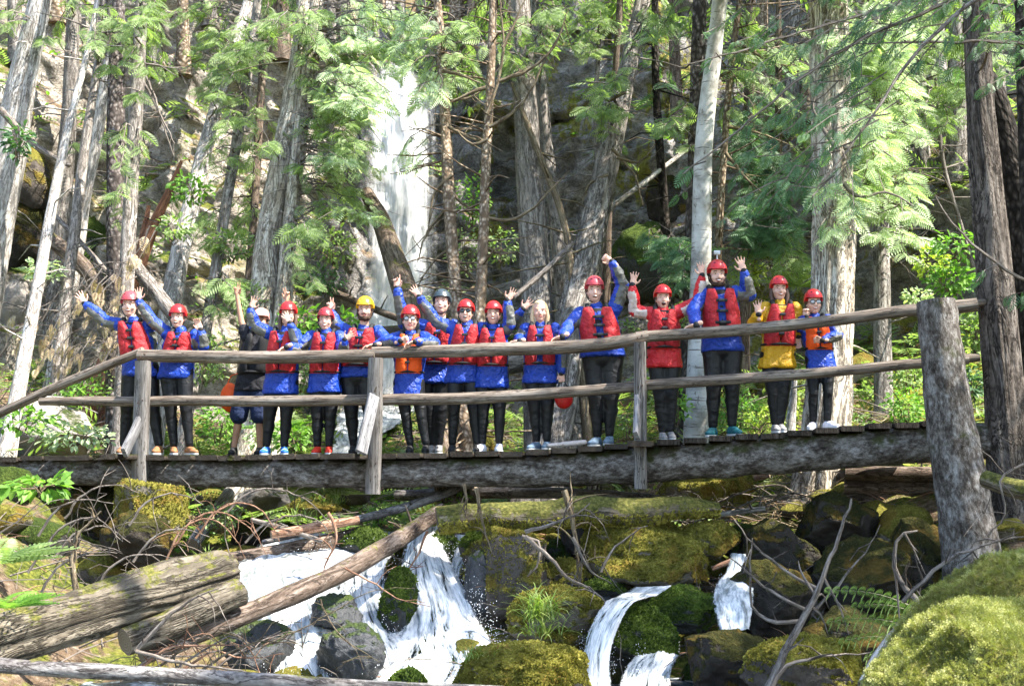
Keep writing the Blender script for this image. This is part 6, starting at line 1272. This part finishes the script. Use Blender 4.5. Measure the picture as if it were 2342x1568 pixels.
            mb.add(np.vstack([Vf, Vb]), F); R = np.array(ring); R2 = np.roll(R, -1); side = np.stack([R, R+n_, R2+n_, R2], 1); mb.add(np.vstack([Vf, Vb]), side if q > 0 else side[:, ::-1])
            mb.build('front_panel', G[vest], VR)
        mb = MB(); rr = []
        for k in range(8):
            t = k/7; c = a0*(1-t)+b0*t; rr.append((c+Yb*.02*s, X*np.interp(t, [0, .5, .7, 1], [vw*1.02, vw*1.0, vw*.72, vw*.5]), Yb*np.interp(t, [0, .6, 1], [.165, .16, .11])*s*build))
        loft(mb, rr, 24); mb.build('back_panel', G['black'], VR)
        for q in (-1, 1):
            mb = MB(); pts = [b0+X*q*.085*s-up*.10*s-Yb*.135*s, b0+X*q*.095*s-up*.02*s-Yb*.115*s, b0+X*q*.10*s+up*.045*s-Yb*.02*s, b0+X*q*.10*s-up*.02*s+Yb*.10*s]; qq, r2, _ = resample(pts, [.024*s]*4, .03); tube(mb, qq, r2, 8, 0); mb.build('shoulder_strap', G['black'], VR)
        for t in ([.28, .52, .74] if vest_style != 'mesh' else [.4]):
            c = a0*(1-t)+b0*t; w_ = .055*s if t > .3 else .075*s; st = MB(); e = .187*s*build
            prism(st, c-X*w_-Yb*e, c+X*w_-Yb*e, .010*s, .028*s, up=up, ch=.002); o = st.build('strap', G['black'], VR); bk = MB(); prism(bk, c-X*.026*s-Yb*(e+.008*s), c+X*.026*s-Yb*(e+.008*s), .016*s, .032*s, up=up, ch=.004); bk.build('buckle', G['buckle'], o)
        mb = MB(); c = a0+up*.02*s; an = np.linspace(0, 2*np.pi, 40); tube(mb, [c+X*math.cos(t)*(vw*1.06)+Yb*(math.sin(t)*.182*s*build) for t in an], .016*s, 6, 0, cap=False); mb.build('waist_belt', G['black'], VR)
    # ---- shoes
    for k in (0, 1):
        def shoe(mb, k=k):
            fd = nrm(np.array([footdir[k], -1, 0])); a = A[k]; z = deckz(a); b = np.array([a[0], a[1], z]); sd = np.cross(fd, Zu); ax = np.stack([sd, fd, Zu])
            ell(mb, b-fd*.02*s+Zu*.045*s, (.042*s, .062*s, .046*s), ax); ell(mb, b+fd*.10*s+Zu*.034*s, (.046*s, .088*s, .034*s), ax); cap_(mb, a-Zu*.01*s, b-fd*.01*s+Zu*.05*s, .042*s, .045*s); ell(mb, b+fd*.055*s+Zu*.055*s, (.038*s, .07*s, .04*s), ax)
        o = P_('shoe', shoe, [G[shoes]], .008, 1); 
        fd = nrm(np.array([footdir[k], -1, 0])); b = np.array([A[k][0], A[k][1], deckz(A[k])]); sd = np.cross(fd, Zu)
        mb = MB(); loft(mb, [(b+fd*.045*s+Zu*z, sd*.048*s, fd*.140*s) for z in (.001, .010, .020)], 20); mb.build('sole', G['sole' if shoes not in ('sh_black',) else 'sh_black'], o)
        if shoe2: mb = MB(); [tube(mb, [b+fd*(.06+.03*i)*s+sd*.036*s+Zu*.05*s, b+fd*(.065+.03*i)*s+Zu*(.098-.014*i)*s, b+fd*(.06+.03*i)*s-sd*.036*s+Zu*.05*s], .006*s, 5, 0) for i in range(3)]; mb.build('laces', G[shoe2], o)
    # ---- helmet and hair
    if helmet:
        def shell(mb, g=0.):
            V, F = ICO[4]; V = V.copy(); front = V[:, 1]; ear = (np.abs(V[:, 0]) > .55); low = np.where(front > .35, .10, np.where(front < -.3, -.34, -.22)); low = low+np.where(ear, .06, 0)
            z = V[:, 2]; V[:, 2] = np.where(z < low, low+(z-low)*.06, z); V = V*np.array([.098, .122, .118])*h; mb.add(V.dot(AX)+L(0, -.006, .038), F)
        mb = MB(); shell(mb); HO = mb.build('helmet', G[helmet], root)
        if vent:
            for x, y, z in ((-.036, .085, .115), (.036, .085, .115), (-.070, .03, .112), (.070, .03, .112)):
                mb = MB(); c = L(0, -.006, .038); d = nrm(L(x, y, z-.0)-c); rl = np.array([d.dot(rt)/.098, d.dot(fwd)/.122, d.dot(u2)/.118]); c2 = c+d*h/np.linalg.norm(rl); sx = nrm(np.cross(d, Zu)); ell(mb, c2, (.011*h, .0065*h, .0035*h), np.stack([sx, np.cross(d, sx), d]), 2); mb.build('vent', G['black'], HO)
        mb = MB(); an = np.linspace(.1, np.pi-.1, 14); tube(mb, [L(.086*math.cos(t), .10*math.sin(t)*.98+.004, .050+.004*math.sin(t)) for t in an], .006*h, 5, 0); mb.build('rim', G['black'], HO)
        if helmet != 'cap':
            mb = MB(); tube(mb, [L(-.088, 0, .02), L(-.080, .012, -.05), L(-.05, .03, -.10), L(0, .045, -.122), L(.05, .03, -.10), L(.080, .012, -.05), L(.088, 0, .02)], .0055*h, 5, 0); mb.build('chin_strap', G['black'], HO)
        if extra == 'camera':
            mb = MB(); c = L(0, .02, .175); tube(mb, [c-u2*.025, c+u2*.03], .008, 8, 0); prism(mb, c-rt*.032+u2*.045, c+rt*.032+u2*.045, .03, .042, up=u2, ch=.004); prism(mb, c-fwd*-.016-rt*-.012+u2*.045, c+fwd*.026+rt*.012+u2*.045, .02, .02, up=u2, ch=.003); mb.build('action_camera', G['silver'], HO)
        if helmet == 'cap': mb = MB(); ell(mb, L(0, .10, .052), (.07*h, .06*h, .008*h), AX, 3); mb.build('peak', G['cap'], HO)
    if hair:
        def hr(mb):
            if not helmet:
                V, F = ICO[4]; V = V.copy(); cut = (V[:, 1] > .30) & (V[:, 2] < .55); V = V*np.array([.088, .108, .103]); V[cut] *= .80; V = V+.003*fbm(V*60, 2)[:, None]; V = V[:]*h; mb.add(V.dot(AX)+L(0, -.012, .028), F)
            if hairstyle == 'long':
                for q in (-1, 1):
                    tube(mb, [L(q*.072, -.01, .03), L(q*.085, .01, -.06), L(q*.075, .03, -.15), L(q*.07, .05, -.22)], [.02*h, .024*h, .02*h, .008*h], 8, 0, amp=.2, scale=30)
            if hairstyle == 'tail':
                tube(mb, [L(.05, -.08, -.04), L(.075, -.05, -.12), L(.085, .0, -.19)], [.022*h, .022*h, .007*h], 8, 0, amp=.2, scale=30)
            if helmet and hairstyle != 'long':
                for q in (-1, 1): ell(mb, L(q*.074, -.005, .01), (.012*h, .035*h, .035*h), AX, 2)
                ell(mb, L(0, -.05, -.03), (.072*h, .05*h, .06*h), AX, 2)
        mb = MB(); hr(mb)
        if mb.n: mb.build('hair', G[hair], root)
    if beard:
        def br(mb):
            for q in (-1, 1): cap_(mb, L(q*.064, .015, -.01), L(q*.050, .040, -.078), .014*h, .022*h, 8)
            cap_(mb, L(-.04, .058, -.092), L(.04, .058, -.092), .024*h, .024*h, 8); ell(mb, L(0, .072, -.095), (.03*h, .025*h, .028*h), AX, 2); cap_(mb, L(-.026, .089, -.046), L(.026, .089, -.046), .0068*h, .0068*h, 6)
        P_('beard', br, [G[beard]], .006, 1)
    if glasses:
        mb = MB()
        for q in (-1, 1):
            ell(mb, L(q*.031, .096, .004), (.025*h, .006*h, .019*h), AX, 2)
        GO = mb.build('glasses', G['lens' if glasses == 'sun' else 'glass'], root); mb = MB()
        for q in (-1, 1):
            an = np.linspace(0, 2*np.pi, 16); tube(mb, [L(q*.031+.026*math.cos(t), .098, .004+.020*math.sin(t)) for t in an], .0028*h, 5, 0, cap=False); tube(mb, [L(q*.057, .092, .008), L(q*.078, .0, .006)], .0025*h, 5, 0)
        tube(mb, [L(-.006, .102, .008), L(.006, .102, .008)], .0025*h, 5, 0); mb.build('frame', G['black'], GO)
    return dict(root=root, hp=hp, s=s, X=X, Yb=Yb, up=up, arm=arm, nk=nk, A=A)
def deckz(p):
    # top of the planks under point p (follows the deck line)
    d = (p[:2]-A_[:2]).dot(DIR[:2]); return float(np.interp(d, DKS, DKZ))
DKS = []; DKZ = []
for a in range(-150, 2440, 40):
    q = bridge_pt(a, deck_y(a)+4, 0); DKS.append((q[:2]-A_[:2]).dot(DIR[:2])); DKZ.append(q[2]+.036)
PP = []
def z1(x, y): return (122+x*.3112, 610+y*.3112)
def z2(x, y): return (488+x*.3112, 610+y*.3112)
def z3(x, y): return (854+x*.3112, 610+y*.3112)
def z4(x, y): return (1220+x*.3112, 549+y*.3112)
def z5(x, y): return (1586+x*.3112, 549+y*.3112)
PP.append(person('person in blue jacket and red vest at the left end, arm stretched out left', .42, z1(565, 285), (z1(500, 430), z1(690, 440)), z1(640, 740), (z1(520, 1300), z1(775, 1330)),
  [(z1(385, 400), z1(235, 275), z1(180, 190), 'open', (0, .05)), (z1(720, 560), z1(700, 680), z1(690, 730), 'relax', (-.1, -.05))], shoes='sh_brown', hair='hair_brown', helmet='hel_pink'))
PP.append(person('laughing person in blue with one gloveless hand high, brown shoes, second from left', .38, z1(915, 375), (z1(850, 500), z1(1040, 510)), z1(905, 760), (z1(885, 1350), z1(1000, 1335)),
  [(z1(730, 400), z1(625, 250), z1(628, 170), 'open', (.05, .1)), (z1(1100, 580), z1(1085, 470), z1(1058, 400), 'relax', (.05, .12))], shoes='sh_brown', hair='hair_brown', mouth='open', footdir=(.3, .9)))
PP.append(person('person in black shirt, navy shorts and pale cap with both arms up making V signs', .85, z2(350, 400), (z2(245, 520), z2(440, 520)), z2(290, 850), (z2(150, 1370), z2(340, 1370)),
  [(z2(205, 400), z2(175, 215), z2(170, 130), 'vee', (0, 0)), (z2(515, 400), z2(540, 250), z2(540, 170), 'vee', (0, 0))], top='tshirt', vest='black', helmet='cap', shoes='sh_black', skinm='skin_tan', hair='hair_black', bare=True, vent=False, vest_style='mesh'))
PP.append(person('person in red helmet whose face is hidden by a raised palm, blue and lime shoes', .42, z2(550, 355), (z2(440, 500), z2(600, 500)), z2(500, 850), (z2(390, 1365), z2(520, 1365)),
  [(z2(300, 430), z2(272, 310), z2(310, 225), 'open', (0, .05)), (z2(640, 610), z2(540, 590), z2(490, 620), 'rest', (.05, .38))], shoes='sh_blue', shoe2='lime', hair='hair_brown', hairstyle='long', hem=.13, footdir=(-.1, .2)))
PP.append(person('smiling person in dark red helmet with two fingers held up behind it, red shoes', .42, z2(825, 395), (z2(730, 510), z2(930, 510)), z2(820, 850), (z2(765, 1365), z2(850, 1350)),
  [(z2(620, 580), z2(565, 420), z2(525, 350), 'open', (.15, .2)), (z2(950, 610), z2(965, 540), z2(1030, 480), 'open', (.15, .25))], helmet='hel_dk', shoes='sh_red', hair='hair_black', hem=.12, footdir=(-.1, .1)))
PP.append(person('bearded person in yellow helmet and blue dry top resting one hand on the rail', .55, z2(1115, 320), (z2(985, 480), z2(1215, 480)), z2(1060, 800), (z2(1030, 1340), z2(1180, 1340)),
  [(z2(900, 430), z2(868, 330), z2(855, 255), 'vee', (-.1, -.1)), (z2(1275, 560), z2(1190, 575), z2(1120, 590), 'rest', (.1, .45))], helmet='hel_yel', beard='beard', mouth='closed', hair='hair_brown', hem=.02, build=1.08, shoes='sh_black', inner='jgrey'))
PP.append(person('child with glasses in blue jacket and orange vest leaning folded hands on the rail', .30, z3(272, 390), (z3(185, 520), z3(365, 520)), z3(260, 850), (z3(270, 1340), z3(385, 1345)),
  [(z3(75, 560), z3(195, 545), z3(260, 520), 'fist', (.1, .33)), (z3(450, 560), z3(310, 550), z3(235, 575), 'rest', (.1, .38))], vest='orange', glasses='clear', mouth='closed', hair='hair_brown', shoes='sh_black', kid=True, hem=.20, build=.9))
PP.append(person('person in black helmet at the back pointing one arm straight up', .95, z3(503, 270), (z3(395, 440), z3(590, 440)), z3(450, 790), (z3(430, 1340), z3(480, 1340)),
  [(z3(225, 420), z3(175, 165), z3(172, 85), 'point', (0, .1)), (z3(610, 600), z3(590, 700), z3(580, 750), 'relax', (0, 0))], helmet='hel_blk', mouth='smile', hair='hair_brown', shoes='sh_grey', build=1.05, face=(-.1, .15)))
PP.append(person('laughing person in sunglasses and red helmet with arms spread wide', .42, z3(680, 340), (z3(590, 455), z3(790, 450)), z3(660, 790), (z3(580, 1330), z3(760, 1330)),
  [(z3(455, 400), z3(340, 225), z3(295, 160), 'open', (0, .1)), (z3(960, 470), z3(1095, 315), z3(1140, 270), 'open', (-.25, -.15))], glasses='sun', mouth='open', hair='hair_black', shoes='sh_black', beard=None, face=(-.05, .1)))
PP.append(person('smiling person in red helmet with a bent arm raised beside the blonde person, white shoes', .42, z3(882, 350), (z3(800, 480), z3(960, 480)), z3(870, 800), (z3(800, 1330), z3(925, 1325)),
  [(z3(740, 590), z3(740, 650), z3(760, 700), 'relax', (-.1, -.05)), (z3(1000, 430), z3(985, 250), z3(1020, 195), 'open', (.05, .1))], hair='hair_brown', shoes='sh_white', hem=.14, footdir=(-.5, -.1), face=(-.05, .05)))
PP.append(person('blonde person without helmet holding a red helmet by her side', .45, z3(1224, 330), (z3(1125, 460), z3(1330, 460)), z3(1225, 790), (z3(1200, 1310), z3(1275, 1290)),
  [(z3(1075, 530), z3(1075, 545), z3(1050, 550), 'rest', (0, .4)), (z3(1385, 630), z3(1382, 775), z3(1385, 830), 'grip', (0, .05))], helmet=None, hair='hair_blonde', hairstyle='long', shoes='sh_slate', mouth='closed', footdir=(-.7, -.2), vest_style='open', hem=.10))
PP.append(person('broad person with raised fist gripping the rail with the other hand', .45, z4(448, 375), (z4(350, 540), z4(590, 520)), z4(510, 860), (z4(470, 1490), z4(560, 1480)),
  [(z4(255, 640), z4(215, 705), z4(165, 725), 'rest', (.12, .42)), (z4(655, 330), z4(580, 165), z4(520, 125), 'fist', (0, .1))], mouth='open', hair='hair_brown', shoes='sh_slate', build=1.18, helmet='hel_pink', vest_style='open', hem=0., footdir=(-.6, -.3), beard=None))
PP.append(person('screaming person in red and white jacket with both hands raised', .45, z4(950, 430), (z4(870, 540), z4(1045, 540)), z4(960, 870), (z4(950, 1445), z4(1010, 1430)),
  [(z4(745, 520), z4(728, 335), z4(740, 265), 'open', (0, .1)), (z4(1215, 450), z4(1238, 265), z4(1232, 190), 'open', (0, .05))], top='redjacket', inner='whitegrey', mouth='scream', hair='hair_brown', hairstyle='tail', shoes='sh_grey', hem=.10, build=.98))
PP.append(person('bearded person with a small camera on the red helmet and one palm raised', .45, z4(1350, 260), (z4(1260, 400), z4(1470, 390)), z4(1390, 790), (z4(1320, 1420), z4(1460, 1400)),
  [(z4(1175, 520), z4(1195, 620), z4(1140, 640), 'rest', (.15, .42)), (z4(1585, 400), z4(1548, 235), z4(1525, 165), 'open', (0, .1))], beard='beard', mouth='smile', hair='hair_black', shoes='sh_teal', build=1.06, extra='camera', skinm='skin', hem=.04, vest_style='open', footdir=(-.5, .3)))
PP.append(person('person in yellow jacket and red vest waving at chest height', .45, z5(628, 365), (z5(535, 500), z5(745, 500)), z5(620, 850), (z5(600, 1385), z5(640, 1380)),
  [(z5(440, 610), z5(478, 550), z5(470, 470), 'open', (.1, .25)), (z5(780, 620), z5(770, 700), z5(770, 740), 'relax', (-.05, 0))], top='yellow', inner='yellow', hair='hair_brown', hairstyle='long', shoes='sh_grey', hem=.14))
PP.append(person('smallest child in glasses and orange vest at the right end of the group', .45, z5(882, 465), (z5(800, 590), z5(985, 590)), z5(930, 870), (z5(880, 1370), z5(985, 1355)),
  [(z5(790, 640), z5(825, 570), z5(822, 520), 'fist', (.05, .12)), (z5(1065, 700), z5(950, 735), z5(895, 735), 'fist', (.05, .25))], vest='orange', glasses='clear', hair='hair_brown', shoes='sh_white', kid=True, hem=.18, build=.88, footdir=(-.6, .6), shoe2='sh_slate'))
# helmet hanging from the blonde person's hand
c = bridge_pt(*z3(1400, 965), .38); V, F = ICO[4]; V = V.copy(); z = V[:, 2]; V[:, 2] = np.where(z > .1, .1+(z-.1)*.05, z); V = V*np.array([.10, .09, .115]); mb = MB(); mb.add(V+c, F)
o = mb.build('helmet', G['hel_red']); rebase(o, c-np.array([0, 0, .13])); tag(o, 'red helmet hanging upside down from the hand of the blonde person', 'helmet')
mb = MB(); h_ = bridge_pt(*z3(1385, 835), .40); tube(mb, [c+np.array([-.1, 0, .02]), h_+np.array([-.02, 0, 0]), h_, h_+np.array([.02, 0, 0]), c+np.array([.1, 0, .02])], .007, 6, 0); mb.build('strap', G['black'], o)
# orange bag behind the person in shorts and a white bottle pouch on the planks
mb = MB(); c = bridge_pt(*z2(120, 960), .95); V, F = ICO[4]; V = V*np.array([.11, .08, .17]); V = V*(1+.12*fbm(V*12, 3, 5))[:, None]; mb.add(V+c, F); tube(mb, [c+np.array([-.04, 0, .14]), c+np.array([0, .05, .26]), c+np.array([.12, .05, .30])], .007, 6, 0); o = mb.build('throw_bag', G['orange']); rebase(o, c-np.array([0, 0, .17])); tag(o, 'orange bag hanging at the hip of the person in navy shorts', 'bag')
mb = MB(); c = bridge_pt(1300, 1021, .12); c[2] = deckz(c)+.03
for a, b, r in ((-.14, .0, .022), (0, .01, .03), (.10, .02, .03)): cap_(mb, c+np.array([a-.06, .02, b]), c+np.array([a+.07, 0, b+.012]), r, r*.9, 10)
o = mb.build('crumpled_pouch', G['whitegrey']); rebase(o, c-np.array([0, 0, .03])); tag(o, 'crumpled white pouch lying on the planks right of the blonde person', 'pouch')
